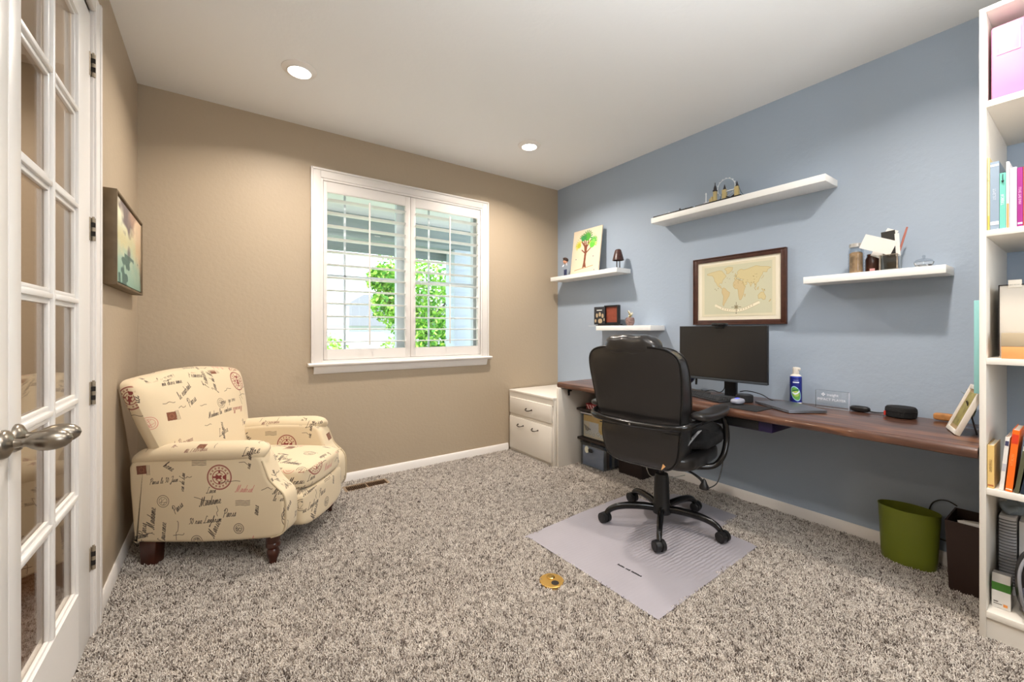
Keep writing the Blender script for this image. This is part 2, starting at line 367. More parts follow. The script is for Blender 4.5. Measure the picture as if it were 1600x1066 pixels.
def board(name, pts_a, pts_b, nrm, h=.078):
    """moulded baseboard between two points"""
    a = Vector(pts_a); b = Vector(pts_b); n = Vector(nrm); prof = [(0, 0), (.014, 0), (.014, h-.02), (.011, h-.014), (.009, h-.004), (.005, h), (0, h)]
    mb = MB(); k = len(prof); vs = [a+n*t+Vector((0, 0, z)) for t, z in prof]+[b+n*t+Vector((0, 0, z)) for t, z in prof]
    mb.add(vs, [(i, (i+1) % k, k+(i+1) % k, k+i) for i in range(k)]+[tuple(range(k)), tuple(range(2*k-1, k-1, -1))]); return st(obj(name, mb, M_trim))
board('baseboard_back', (XL, 0, 0), (-.665, 0, 0), (0, -1, 0), .08)
board('baseboard_right', (0, -.74, 0), (0, -3.16, 0), (-1, 0, 0), .08)
board('baseboard_right', (0, -3.98, 0), (0, YB, 0), (-1, 0, 0), .08)
board('baseboard_left', (XL, -.014, 0), (XL, -1.072, 0), (1, 0, 0), .08)
board('baseboard_left', (XL, -2.806, 0), (XL, YB, 0), (1, 0, 0), .08)
# invented rear window, added behind the camera to let fill light in
rw = MB().box(RW[0], RW[1], YB-.07, YB-.05, RW[2], RW[2]+.05).box(RW[0], RW[1], YB-.07, YB-.05, RW[3]-.05, RW[3])
for x in (RW[0], -1.625, RW[1]-.05): rw.box(x, x+.05, YB-.07, YB-.05, RW[2], RW[3])
w3 = st(obj('rear_fill_window', rw, M_trim))
# hall beyond the french doors
M_hallfloor = mat('hall_wood', (112, 78, 50), .4, noise=.25, nscale=6)
st(obj('floor', MB().box(-5.2, XL-.1, YB, .1, -.1, -.003), M_hallfloor))
st(obj('wall_hall', MB().box(-5.3, -5.2, YB, .1, -.1, H), M_wall))
st(obj('wall_hall', MB().box(-5.2, XL-.12, .1, .2, -.1, H).box(-5.2, XL-.12, YB-.1, YB, -.1, H), M_wall))
st(obj('ceiling', MB().box(-5.3, XL-.2, YB-.1, .2, H, H+.1), M_ceil))
light('hall_fill', 'AREA', (-4.35, -1.2, 2.7), (0, 0, 0), 40, (1, .82, .64), shape='DISK', size=.3)  # added unseen lamp, brightens the hall behind the door panes

# ------------------------------------------------------------------ door casing and french doors
cs = MB()
for (a, b_) in ((DY1, DY1+.086), (DY0-.086, DY0)):
    s_ = 1 if a == DY1 else -1
    cs.box(XL, XL+.012, a, b_, 0, DZ+.086).box(XL, XL+.019, a+.012 if s_ > 0 else a+.0, b_-.0 if s_ > 0 else b_-.012, 0, DZ+.086, .004)
    cs.box(XL+.0, XL+.024, (b_-.022) if s_ > 0 else a, b_ if s_ > 0 else a+.022, 0, DZ+.086, .004)
cs.box(XL, XL+.019, DY0, DY1, DZ+.012, DZ+.086, .004).box(XL, XL+.024, DY0, DY1, DZ+.064, DZ+.086, .004)
cs.box(XL-.13, XL, DY1-.001, DY1+.02, 0, DZ).box(XL-.13, XL, DY0-.02, DY0+.001, 0, DZ).box(XL-.13, XL, DY0, DY1, DZ-.001, DZ+.02)
st(obj('trim_1', cs, M_trim))
def french_door(name, ya, yb, hinge_y, hs, label):
    """leaf between ya<yb, room face at XL"""
    xf, xb = XL+.004, XL-.032; g0, g1 = ya+.062 if hs > 0 else ya+.162, yb-.162 if hs > 0 else yb-.062
    g0, g1 = ya+.075, yb-.162
    if hs < 0: g0, g1 = ya+.162, yb-.075
    z0, zt = .262, 2.345; m = MB()
    m.box(xb, xf, ya, g0, .012, 2.445, .002).box(xb, xf, g1, yb, .012, 2.445, .002).box(xb, xf, g0, g1, .012, z0, .0).box(xb, xf, g0, g1, zt, 2.445, .0)
    d = st(obj(name, m, M_door)); d['label'] = label
    ym = (g0+g1)/2; zs = [z0, .611, .957, 1.314, 1.655, 2.001, zt]
    def bar(y0, y1, za, zb):
        b = MB(); vert = (zb-za) > (y1-y0)
        # stepped moulding profile
        if vert: b.box(xb+.012, xf-.009, y0-.005, y1+.005, za, zb, .002).box(xf-.012, xf, y0+.005, y1-.005, za, zb, .003)
        else: b.box(xb+.012, xf-.009, y0, y1, za-.005, zb+.005, .002).box(xf-.012, xf, y0, y1, za+.005, zb-.005, .003)
        return b
    obj('muntin', bar(ym-.013, ym+.013, z0, zt), M_door, d)
    for z in zs[1:-1]:
        for (a, b_) in ((g0, ym-.013), (ym+.013, g1)): obj('muntin', bar(a, b_, z-.013, z+.013), M_door, d)
    for (a, b_) in ((g0, ym-.013), (ym+.013, g1)):
        for i in range(6):
            za = zs[i]+(.013 if i else 0); zb = zs[i+1]-(.013 if i < 5 else 0)
            p = obj('glass_pane', MB().box(XL-.0165, XL-.0145, a-.002, b_+.002, za-.002, zb+.002), M_pane_door, d)
            e = MB(); t = .011
            for (y0, y1, c0, c1) in ((a, a+t, za, zb), (b_-t, b_, za, zb), (a+t, b_-t, za, za+t), (a+t, b_-t, zb-t, zb)):
                e.box(XL-.0145, XL-.004, y0, y1, c0, c1, .002)
            obj('glazing_bead', e, M_door, p)
    for z in (2.25, 1.606, .963, .315):
        hg = MB().box(XL-.002, XL+.006, hinge_y-.018, hinge_y+.022, z-.045, z+.045, .001)
        for k in range(5): hg.cyl((XL+.012, hinge_y+.004, z-.045+k*.018+.0008), (XL+.012, hinge_y+.004, z-.045+(k+1)*.018-.0008), .0065, seg=10)
        hg.cyl((XL+.012, hinge_y+.004, z+.045), (XL+.012, hinge_y+.004, z+.05), .004, seg=8)
        h = obj('hinge', hg, M_hinge, d)
        obj('slot', MB().box(XL+.0055, XL+.0185, hinge_y-.003, hinge_y+.003, z+.008, z+.026).box(XL+.0055, XL+.0185, hinge_y-.003, hinge_y+.003, z-.026, z-.008), M_dark, h)
    ky = ya+.036 if hs > 0 else yb-.036
    k = obj('door_knob', MB().lathe([(.0, 0), (.034, 0), (.034, .004), (.031, .01), (.02, .016), (.012, .02), (.0095, .03), (.011, .04), (.017, .048), (.0225, .06), (.025, .075), (.024, .09), (.019, .104), (.011, .113), (0, .117)], (xf, ky, .944), 28, 'x'), M_nickel, d)
    return d
french_door('door_1', -1.93, -1.165, -1.163, 1, 'white french door with twelve glass panes and nickel egg knob, closed')
french_door('door_2', -2.712, -1.936, -2.714, -1, 'second white french door leaf, mostly out of frame')

# ------------------------------------------------------------------ window with plantation shutters
win = thing('window_1', '', ''); del win['label']; del win['category']; win['kind'] = 'structure'; win['label'] = 'window with white plantation shutters, louvers open'
CX0, CX1, CZ0, CZ1 = -2.471, -.901, .945, 2.445
c = MB()
for (a, b_, o_) in ((CX0, WX0+.006, 0), (WX1-.006, CX1, 1)):
    c.box(a, b_, -.018, 0, CZ0, CZ1, .002)
    c.box(a if o_ == 0 else b_-.016, a+.016 if o_ == 0 else b_, -.026, 0, CZ0, CZ1, .004)
c.box(WX0, WX1, -.018, 0, WZ1-.006, CZ1, .002).box(CX0+.001, CX1-.001, -.026, 0, CZ1-.016, CZ1, .004)
obj('casing', c, M_trim, win)
sl = MB(); prof = [(.0, .975), (-.045, .975), (-.052, .971), (-.055, .965), (-.052, .955), (-.045, .951), (-.03, .948), (0, .948)]
mb = MB(); k = len(prof); vs = [(CX0-.022, y, z-.015) for y, z in prof]+[(CX1+.022, y, z-.015) for y, z in prof]
mb.add(vs, [(i, (i+1) % k, k+(i+1) % k, k+i) for i in range(k)]+[tuple(range(k)), tuple(range(2*k-1, k-1, -1))])
obj('sill', mb, M_trim, win)
ap = MB(); prof = [(0, .935), (-.03, .935), (-.026, .915), (-.02, .9), (-.016, .885), (-.01, .876), (0, .874)]
k = len(prof); ap.add([(CX0+.02, y, z) for y, z in prof]+[(CX1-.02, y, z) for y, z in prof], [(i, (i+1) % k, k+(i+1) % k, k+i) for i in range(k)]+[tuple(range(k)), tuple(range(2*k-1, k-1, -1))])
obj('apron', ap, M_trim, win)
# shutter frame lining the opening
sf = MB().box(WX0, WX0+.022, -.012, .05, WZ0, WZ1, .002).box(WX1-.022, WX1, -.012, .05, WZ0, WZ1, .002).box(WX0+.022, WX1-.022, -.012, .05, WZ1-.022, WZ1, .002).box(WX0+.022, WX1-.022, -.012, .05, WZ0, WZ0+.022, .002)
obj('shutter_frame', sf, M_trim, win)
M_louver = mat('louver_white', (240, 240, 238), .4)
def shutter(x0, x1, ox0, ox1):
    oz0, oz1 = 1.06, 2.275; y0, y1 = -.006, .024
    m = MB().box(x0, ox0, y0, y1, WZ0+.025, WZ1-.025, .002).box(ox1, x1, y0, y1, WZ0+.025, WZ1-.025, .002).box(ox0, ox1, y0, y1, WZ0+.025, oz0, .0).box(ox0, ox1, y0, y1, oz1, WZ1-.025, .0)
    m.box(ox0, ox1, y0-.0, y0+.008, oz1-.003, oz1+.002)
    p = obj('shutter_panel', m, M_trim, win)
    base = None
    for k in range(12):
        z = 1.118+k*.1; cy = .012
        prof = [(-.044, 0), (-.036, .0028), (-.015, .0044), (.015, .0044), (.036, .0035), (.044, 0), (.036, -.0035), (.015, -.0044), (-.015, -.0044), (-.036, -.0035)]
        a = math.radians(-3)
        pr = [(cy+q*math.cos(a)-w_*math.sin(a), z+q*math.sin(a)+w_*math.cos(a)) for q, w_ in prof]
        n = len(pr); l = MB(); l.add([(ox0+.001, y, zz) for y, zz in pr]+[(ox1-.001, y, zz) for y, zz in pr], [(i, (i+1) % n, n+(i+1) % n, n+i) for i in range(n)]+[tuple(range(n)), tuple(range(2*n-1, n-1, -1))])
        obj('louver', l, M_louver, p)
    xm = (ox0+ox1)/2
    tr = MB()
    tr.box(xm-.006, xm+.006, -.048, -.038, 1.09, 1.62, .003).box(xm-.006, xm+.006, -.048, -.038, 1.645, 2.235, .003)
    for k in range(12): tr.cyl((xm, -.040, 1.121+k*.1), (xm, -.028, 1.121+k*.1), .0015, seg=6)
    obj('tilt_rod', tr, M_trim, p)
    return p
shutter(WX0+.025, -1.6865, -2.354, -1.731); shutter(-1.6835, WX1-.025, -1.639, -1.016)
# sash behind: two-wide window with grilles, glass and a horizontal meeting rail
M_vinyl = mat('window_vinyl', (222, 230, 235), .4)
s1 = MB()
s1.box(WX0, WX0+.05, .085, .135, WZ0, WZ1).box(WX1-.05, WX1, .085, .135, WZ0, WZ1).box(WX0, WX1, .085, .135, WZ0, WZ0+.06).box(WX0, WX1, .085, .135, WZ1-.05, WZ1).box(-1.775, -1.70, .085, .135, WZ0, WZ1)
obj('sash_frame', s1, M_vinyl, win)
for (a, b_) in ((WX0+.05, -1.775), (-1.70, WX1-.05)):
    g = obj('window_pane', MB().box(a, b_, .108, .112, WZ0+.06, WZ1-.05), M_pane, win)
    m = MB()
    for t in ((.27,) if a < -2 else (.34,)): xx = a+(b_-a)*t; m.box(xx-.008, xx+.008, .103, .117, WZ0+.06, WZ1-.05, .002)
    m.box(a, b_, .103, .117, 1.64, 1.656, .002)
    obj('grille', m, M_vinyl, g)

# ------------------------------------------------------------------ outside the window
M_porch = mat('porch_paint', (242, 242, 240), .7); M_beam = mat('porch_beam', (150, 162, 160), .7); M_col = mat('column_siding', (205, 216, 228), .7)
M_lawn = mat('lawn', (160, 172, 140), .9, noise=.3, nscale=3); M_conc = mat('porch_concrete', (190, 186, 178), .85)
st(obj('ground', MB().box(-25, 30, .15, 45, -.5, -.35), M_lawn))
pr = thing('porch', 'covered front porch with white ceiling and grey beam outside the window', 'porch', (-1, 1.2, -.35))
obj('deck', MB().box(-5, 3.5, .15, 2.4, -.35, -.15, .01), M_conc, pr)
obj('porch_ceiling', MB().box(-5, 3.5, .15, 2.5, 2.72, 2.78), M_porch, pr)
obj('beam', MB().box(-5, 3.5, 2.16, 2.34, 2.46, 2.72, .005).box(-5, 3.5, 2.12, 2.38, 2.40, 2.46, .004), M_beam, pr)
obj('fascia', MB().box(-5, 3.5, 2.44, 2.5, 2.28, 2.5, .004), M_beam, pr)
obj('roof', MB().box(-5, 3.5, .15, 2.75, 2.82, 2.86), mat('shingle', (96, 92, 90), .9), pr)
for i, x in enumerate((-.02, -4.6, 3.3)):
    p = MB().box(x-.17, x+.17, 2.08, 2.36, -.15, 2.4, .01)
    for k in range(14): p.box(x-.177, x+.177, 2.073, 2.367, -.1+k*.17, -.1+k*.17+.15, .004)
    q = obj('column', p, M_col, pr)
    obj('column_base', MB().box(x-.21, x+.21, 2.04, 2.4, -.15, .85, .01).box(x-.23, x+.23, 2.02, 2.42, .85, .92, .01), M_porch, q)
def leafmat(n, c): return mat(n, c, .6, noise=.25, nscale=3, trans=0)
M_lf = [leafmat('leaf_lime', (150, 205, 70)), leafmat('leaf_green', (96, 168, 62)), leafmat('leaf_pale', (185, 222, 110))]
M_bark = mat('bark', (110, 95, 82), .9, bump=.5, bscale=30)
def foliage(name, label, cat, c, trunk, blobs, nleaf, size, cols, seed, group=None):
    rg = random.Random(seed); t = thing(name, label, cat, c, group=group)
    b = MB(); b.tube([(c[0], c[1], c[2]), (c[0]+.05, c[1], c[2]+trunk*.5), (c[0]+.1, c[1]+.05, c[2]+trunk)], [.09, .07, .05], 8)
    for bx, by, bz, r in blobs: b.tube([(c[0]+.05, c[1], c[2]+trunk*.7), ((c[0]+bx)/2, (c[1]+by)/2, (c[2]+trunk*.7+bz)/2+.1), (bx, by, bz)], [.04, .03, .012], 6)
    obj('trunk', b, M_bark, t)
    for ci, col in enumerate(cols):
        m = MB(); vs = []; fs = []
        for i in range(nleaf//len(cols)):
            bx, by, bz, r = rg.choice(blobs); d = Vector((rg.gauss(0, 1), rg.gauss(0, 1), rg.gauss(0, .8))); d = d.normalized()*r*(rg.random()**.45); p = Vector((bx, by, bz))+d
            q = Matrix.Rotation(rg.uniform(0, 6.28), 3, Vector((rg.gauss(0, 1), rg.gauss(0, 1), rg.gauss(0, 1))).normalized()); s = size*rg.uniform(.6, 1.3); k = len(vs)
            vs += [p+q @ Vector(v)*s for v in ((0, -.6, 0), (.34, -.1, .08), (.22, .4, .03), (0, .75, -.05), (-.22, .4, .03), (-.34, -.1, .08))]; fs += [(k, k+1, k+2, k+3), (k, k+3, k+4, k+5)]
        m.add(vs, fs); f = obj('foliage', m, col, t); f['kind'] = 'stuff'
foliage('maple_tree', 'bright green leafy tree beyond the porch, seen through both shutters', 'tree', (.75, 5.6, -.35), 2.0,
        [(.3, 5.2, 2.35, .75), (.9, 5.6, 2.0, .9), (.5, 5.3, 1.3, .65), (1.3, 5.7, 1.2, .8), (-.15, 5.1, 1.75, .4), (1.6, 5.4, 2.1, .8), (1.0, 5.3, .75, .6), (-.35, 5.0, 2.25, .3), (2.4, 6, 1.7, .8)], 9000, .085, [M_lf[0], M_lf[1], M_lf[2]], 3)
for i, (x, y, z, r, lb) in enumerate(((-1.5, 4.4, .75, .42, 'pale green shrub at lower left of the window view'), (-.1, 4.6, .65, .45, 'pale green shrub below the tree, beside the left shrub'), (1.3, 4.2, .5, .45, 'green shrub below the tree, nearest the porch column'))):
    foliage('shrub', lb, 'shrub', (x, y, -.35), .6, [(x, y, z, r), (x+.25, y+.1, z-.25, r*.9), (x-.25, y, z-.3, r*.9)], 2600, .06, [M_lf[2], M_lf[0]], 20+i, 'shrubs outside the window')
hs = thing('neighbour_house', 'grey roofed house across the street, faint behind the tree', 'house', (6, 26, -.35))
obj('wall', MB().box(1.5, 10, 22, 30, -.35, 1.5), mat('far_siding', (205, 208, 215), .8), hs)
obj('roof', MB().prism([(.9, 1.45), (10.6, 1.45), (7.6, 3.3), (3.9, 3.3)], 'y', 21.5, 30.5), mat('far_roof', (150, 150, 160), .9), hs)
obj('garage_door', MB().box(2.3, 5.2, 21.93, 22, -.35, 1.1, .02), M_porch, hs)

# ------------------------------------------------------------------ ceiling lights
M_lens = mat('lamp_lens', (255, 250, 240), .4, emit=((255, 246, 232), 9))
def ceiling_light(x, y, label, group):
    t = thing('recessed_light', label, 'ceiling light', (x, y, 2.71), group=group)
    obj('trim_ring', MB().lathe([(.062, 2.722), (.066, 2.730), (.084, 2.734), (.093, 2.7365), (.095, 2.74), (.062, 2.74), (.062, 2.722)], (x, y, 0), 36), M_trim, t)
    obj('lens', MB().lathe([(0, 2.7255), (.03, 2.726), (.061, 2.729), (.061, 2.739), (0, 2.739)], (x, y, 0), 36), M_lens, t)
for i, (x, y) in enumerate(LAMPS):
    ceiling_light(x, y, ('round recessed ceiling light, nearer the left wall, above the armchair', 'round recessed ceiling light near the blue wall corner', 'round recessed ceiling light above the door, out of view', 'round recessed ceiling light above the bookcase end, out of view')[i], 'recessed ceiling lights')

# ------------------------------------------------------------------ armchair print
INK = (58, 46, 42); REDI = (132, 52, 48); PINK = (196, 120, 112); BRN = (112, 62, 40)
GL = {  # small cursive stroke alphabet (unit x-height 1)
 'a': [(0, .1), (.5, .9), (.2, .95), (.05, .5), (.2, .05), (.5, .4), (.58, .9), (.55, .2), (.8, .05)],
 'd': [(0, .1), (.5, .9), (.2, .9), (.05, .45), (.25, .05), (.5, .5), (.75, 2.0), (.55, .3), (.8, .05)],
 'e': [(0, .1), (.4, .5), (.4, .9), (.15, .8), (.1, .3), (.35, 0), (.65, .15)],
 'm': [(0, .1), (.15, .9), (.1, 0), (.35, .9), (.45, .7), (.4, 0), (.65, .9), (.78, .7), (.72, .1), (.95, .1)],
 'n': [(0, .1), (.15, .9), (.1, 0), (.38, .9), (.5, .7), (.45, .1), (.7, .1)],
 'i': [(0, .1), (.2, .9), (.15, .15), (.4, .1)], 's': [(0, .1), (.3, .95), (.35, .5), (.3, .1), (.05, .1), (.5, .15)],
 'r': [(0, .1), (.15, .9), (.2, .8), (.4, .85), (.35, .15), (.6, .1)], 'u': [(0, .1), (.12, .9), (.12, .2), (.3, .05), (.5, .9), (.5, .15), (.75, .1)],
 'l': [(0, .1), (.35, 1.6), (.3, 2.1), (.15, 1.7), (.15, .2), (.4, .05)], 'o': [(0, .4), (.3, .9), (.1, .6), (.15, .1), (.4, .1), (.45, .7), (.3, .9), (.65, .8)],
 'h': [(0, .1), (.35, 1.7), (.25, 2.0), (.1, 1), (.1, 0), (.35, .9), (.45, .6), (.45, .1), (.7, .1)], 't': [(0, .1), (.3, 1.6), (.2, .2), (.45, .05)],
 'g': [(0, .1), (.45, .9), (.15, .9), (.1, .4), (.4, .3), (.5, .9), (.4, -1), (.15, -1.1), (.7, .2)], 'v': [(0, .8), (.2, .05), (.5, .9), (.7, .8)],
 'c': [(.05, .1), (.45, .85), (.15, .8), (.1, .2), (.35, 0), (.6, .2)],
 'M': [(-.2, .2), (0, .1), (.35, 2), (.35, .05), (.85, 2.1), (.8, .3), (1.1, .05)], 'P': [(.2, 0), (.4, 1.9), (.1, 1.6), (.5, 2.2), (.95, 1.8), (.8, 1.1), (.4, 1)],
 'F': [(.1, 0), (.4, 1.9), (.0, 1.7), (1.1, 2.1), (.5, 1.9), (.3, 1.05), (.8, 1.1)], 'L': [(.8, 1.9), (.5, 2.1), (.35, 1), (.1, .05), (-.1, .2), (.5, .1), (1.0, .2)],
 'J': [(.2, 1.8), (.8, 2.1), (.6, .5), (.3, -.7), (.1, -.4), (.9, .4)], '3': [(.1, 1.6), (.5, 1.9), (.3, 1.1), (.6, .6), (.1, .1)], '0': [(.3, 1.8), (.05, .9), (.3, .1), (.6, .9), (.3, 1.8)]}
GW = {'M': 1.25, 'P': 1.0, 'F': 1.1, 'L': 1.05, 'J': .95, 'm': .97, 'l': .42, 'i': .42, 't': .46, 's': .52, 'e': .6, 'c': .58, '3': .7, '0': .7, ' ': .6}
def script_word(cv, s, x, y, size, rot, col, lw=1.6, al=.95):
    lw *= .8
    ca, sa = math.cos(rot), math.sin(rot); cx = 0
    for ch in s:
        if ch in GL:
            pts = cr([(cx+a+b*.32, b) for a, b in GL[ch]], 5)
            cv.line([(x+(a*ca-b*sa)*size, y+(a*sa+b*ca)*size) for a, b in pts], lw, col, al)
        cx += GW.get(ch, .75)
    return cx*size
def postmark(cv, x, y, r, c, al=1, rot=0):
    cv.ring(x, y, r, 2.6, c, al); cv.ring(x, y, r*.93, 1, c, al*.7)
    for i in range(16):       # lettering round the rim
        if i % 8 in (0,): continue
        t = 2*PI*i/16+rot; px, py = x+r*.77*math.cos(t), y+r*.77*math.sin(t); n = (math.cos(t), math.sin(t)); tt = (-n[1], n[0])
        cv.line([(px-n[0]*5, py-n[1]*5), (px+n[0]*5, py+n[1]*5)], 1.9, c, al); cv.line([(px+tt[0]*6-n[0]*5, py+tt[1]*6-n[1]*5), (px+tt[0]*6+n[0]*4, py+tt[1]*6+n[1]*4)], 1.6, c, al)
    cv.ring(x, y, r*.56, 2.2, c, al)
    R2 = lambda a, b: (x+(a*math.cos(rot)-b*math.sin(rot))*r, y+(a*math.sin(rot)+b*math.cos(rot))*r)
    cv.poly([R2(.28, -.1), (R2(.62, -.26)), R2(.55, 0), R2(.62, .26), R2(.28, .1)], c, al)
    for a, b, q in ((0, 0, .14), (-.2, .08, .12), (-.2, -.1, .1), (-.36, 0, .09), (.12, .1, .09), (.12, -.12, .08), (0, .44, .09), (0, -.44, .09), (-.5, 0, .08)): cv.dot(*R2(a, b), q*r, c, al)
    cv.line([R2(-.3, .2), R2(0, .38), R2(.28, .22)], 1.8, c, al); cv.line([R2(-.3, -.2), R2(0, -.38), R2(.28, -.22)], 1.8, c, al)
def small_seal(cv, x, y, r, c, al, seed):
    rg = random.Random(seed); cv.ring(x, y, r, 1.6, c, al); cv.ring(x, y, r*.7, 1.0, c, al)
    for i in range(9): a, b = rg.uniform(0, 6.28), rg.uniform(0, 6.28); cv.line([(x+r*.6*math.cos(a), y+r*.6*math.sin(a)), (x+r*.6*math.cos(b), y+r*.6*math.sin(b))], .9, c, al*.8)
def fabric():
    S = 1024; cv = Canvas(S, S, (216, 198, 166))
    postmark(cv, 230, 790, 74, REDI, .95, 0); postmark(cv, 740, 250, 70, REDI, .9, 1.4)
    small_seal(cv, 560, 800, 40, PINK, .95, 1); small_seal(cv, 905, 640, 36, (90, 78, 70), .8, 2); small_seal(cv, 350, 480, 30, INK, .9, 3); small_seal(cv, 90, 400, 34, INK, .85, 4)
    small_seal(cv, 480, 120, 34, (100, 86, 76), .8, 5); small_seal(cv, 960, 90, 38, PINK, .9, 6); small_seal(cv, 650, 560, 36, INK, .8, 8)
    for (x, y, a) in ((770, 830, .1), (60, 110, -.05), (540, 360, 1.5)):
        q = [(-30, -26), (30, -26), (30, 26), (-30, 26)]; cv.poly([(x+u*math.cos(a)-v*math.sin(a), y+u*math.sin(a)+v*math.cos(a)) for u, v in q], BRN, .95)
        cv.ring(x, y, 14, 1.5, (150, 100, 70)); 
        for k in range(3): cv.line([(x+34+k*9, y-30), (x+30+k*9, y+30)], 1.2, INK, .7)
    W = [('Madame', 110, 610, 26, .18, INK, 2.1), ('Paris', 250, 545, 24, .12, INK, 2), ('30 rue Laghrim', 40, 500, 20, .1, INK, 1.8), ('Monsieur', 560, 690, 22, -.06, INK, 1.7), ('le Directeur', 560, 650, 18, -.04, INK, 1.5),
         ('Madame', 850, 470, 25, 1.5, INK, 2.1), ('Laurence', 915, 380, 22, 1.5, INK, 1.9), ('Paris', 800, 420, 24, 1.55, INK, 1.9), ('rue de Rouen', 640, 130, 20, 3.14, INK, 1.5), ('Marseille', 700, 60, 20, 3.1, REDI, 1.5),
         ('Francois', 420, 240, 24, 1.3, INK, 2), ('Jean du Mont', 480, 200, 20, 1.35, INK, 1.7), ('le courant', 150, 200, 22, .5, INK, 1.8), ('Paris', 200, 140, 24, .45, INK, 2), ('ma chere amie', 70, 300, 17, .02, INK, 1.5),
         ('Rhone', 890, 860, 22, -.5, INK, 1.8), ('Paris', 650, 940, 20, .1, INK, 1.6), ('Lettre', 380, 920, 24, .2, INK, 2), ('de Provence', 20, 940, 18, .1, (120, 80, 70), 1.5), ('Madrid', 330, 700, 22, 0, PINK, 1.6), ('amis', 470, 560, 22, 1.5, INK, 1.6), ('Laon', 150, 690, 18, .1, INK, 1.4), ('Nice', 940, 200, 26, 1.6, INK, 2)]
    for s, x, y, z, r, c, lw in W: script_word(cv, s, x, y, z, r, c, lw)
    W2 = [('Madame la Comtesse', 330, 40, 19, .05, INK, 1.7), ('Paris le 30 Juin', 820, 740, 17, .12, INK, 1.5), ('rue Saint Honore', 420, 840, 16, 1.45, INK, 1.5), ('Monsieur', 700, 400, 20, .2, INK, 1.9), ('le Comte', 690, 360, 18, .2, INK, 1.6), ('vin de Lan', 10, 700, 16, 1.5, INK, 1.4), ('Paris', 980, 560, 22, .8, INK, 1.9), ('Francois', 300, 330, 20, -.1, INK, 1.7), ('a la gare', 400, 400, 18, 0, PINK, 1.5), ('Marie', 200, 420, 26, 1.2, INK, 2.1), ('Louis', 620, 760, 18, -.2, REDI, 1.5), ('demain', 860, 300, 20, .5, INK, 1.7)]
    for s, x, y, z, r, c, lw in W2: script_word(cv, s, x, y, z, r, c, lw)
    rg = random.Random(9)
    for i in range(26):   # flourishes
        x, y = rg.uniform(0, S), rg.uniform(0, S); a = rg.choice((.1, .2, 1.5, 1.7, -.2)); L = rg.uniform(50, 120)
        pts = cr([(x+t*L*math.cos(a)+rg.uniform(-7, 7), y+t*L*math.sin(a)+rg.uniform(-7, 7)) for t in (0, .3, .5, .8, 1)], 6); cv.line(pts, 1.4, INK, .85)
    for (x, y) in ((330, 620), (860, 960), (60, 860)):   # cancellation lines
        for k in range(4): cv.line([(x, y+k*9), (x+30, y+k*9+4), (x+60, y+k*9), (x+90, y+k*9+5)], 1.3, INK, .8)
    return cv.image('script_print')
M_fab = print_mat('script_fabric', fabric(), .9, box=.85, bump=.25, bscale=700, sheen=.2)

# ------------------------------------------------------------------ armchair (local: x forward, y left)
ac = thing('armchair', 'cream armchair printed with French script and red postmarks, in the corner', 'armchair', (-2.88, -.54, 0), math.atan2(-.595, .804))
def A(name, mb, m, parent=ac, **k): return obj(name, mb, m, parent, world=False, **k)
A('frame', MB().prism(cr([(-.34, .15), (-.34, .40), (.34, .36), (.385, .33), (.40, .25), (.39, .185), (.2, .15), (0, .14)], 4, True), 'y', -.27, .27, .012), M_fab)
prof = [(-.364, .134), (-.380, .3), (-.392, .46), (-.378, .535), (-.25, .575), (0, .597), (.2, .597), (.255, .592), (.293, .56), (.312, .51), (.335, .455), (.372, .415), (.402, .385), (.415, .34), (.415, .24), (.398, .185), (.34, .162), (.2, .148), (0, .135), (-.2, .131), (-.33, .13)]
for s in (-1, 1):
    pc = cr(prof, 5, True)
    def shift(a, s=s): return a
    m = MB().prism(pc, 'y', s*.235, s*.365, .022, 4)
    # rolled top, sagging a little to the rear
    m.tube([(-.375, s*.305, .535), (-.3, s*.308, .562), (-.1, s*.31, .578), (.1, s*.31, .585), (.22, s*.308, .588), (.27, s*.305, .583), (.288, s*.30, .575)], [.040, .050, .053, .053, .052, .046, .026], 20, 5, flat=(1.28, .98))
    # padded front knee of the arm
    a = A('arm', m, M_fab)
    pp = [(x, s*.357, z) for x, z in cr([(.294, .55), (.31, .51), (.333, .455), (.372, .416), (.402, .386), (.415, .34), (.415, .24), (.398, .187), (.34, .165)], 3)]
    A('piping', MB().tube(pp, .0045, 8, 1), mat('piping_cord', (196, 178, 148), .8), a)
def crown(v): return Vector((v.x+(.012*math.cos(v.y*6) if v.x > .1 else 0), v.y, v.z+.022*max(0, 1-(v.y/.25)**2)*max(0, 1-((v.x-.12)/.35)**2)*(1 if v.z > .4 else 0)))
sc_ = A('seat_cushion', MB().puff((.125, 0, .405), (.325, .238, .068), 6, 14, crown), M_fab)
A('piping', MB().tube([(.445, y, .455-.0*abs(y)) for y in np.linspace(-.21, .21, 9)], .004, 8, 2), mat('seat_piping', (205, 188, 158), .85), sc_)
A('front_panel', MB().puff((.375, 0, .252), (.07, .24, .095), 7, 12, lambda v: Vector((v.x+.02*math.cos(v.y*6), v.y, v.z-.012*math.cos(v.y*6)*(1 if v.z < .25 else 0)))), M_fab)
half = [(0, .988), (.12, .985), (.23, .975), (.32, .965), (.375, .955), (.402, .93), (.403, .88), (.39, .80), (.37, .70), (.345, .60), (.325, .48), (.31, .36), (.28, .27), (.15, .25), (0, .25)]
out = [(-a, b) for a, b in half]+[(a, b) for a, b in half[-2:0:-1]]
def backf(a, b, h):
    x = -.215-.20*(max(b-.25, 0)/.74)**1.15; return (x+h, a, b-h*.12)
A('backrest', MB().pillow(cr(out, 4, True), .075, .03, .035, backf, 9, 2.6), M_fab)
A('back_shell', MB().prism([(-.335, .2), (-.375, .3), (-.38, .56), (-.34, .6), (-.24, .6), (-.22, .3)], 'y', -.30, .30, .02), M_fab)
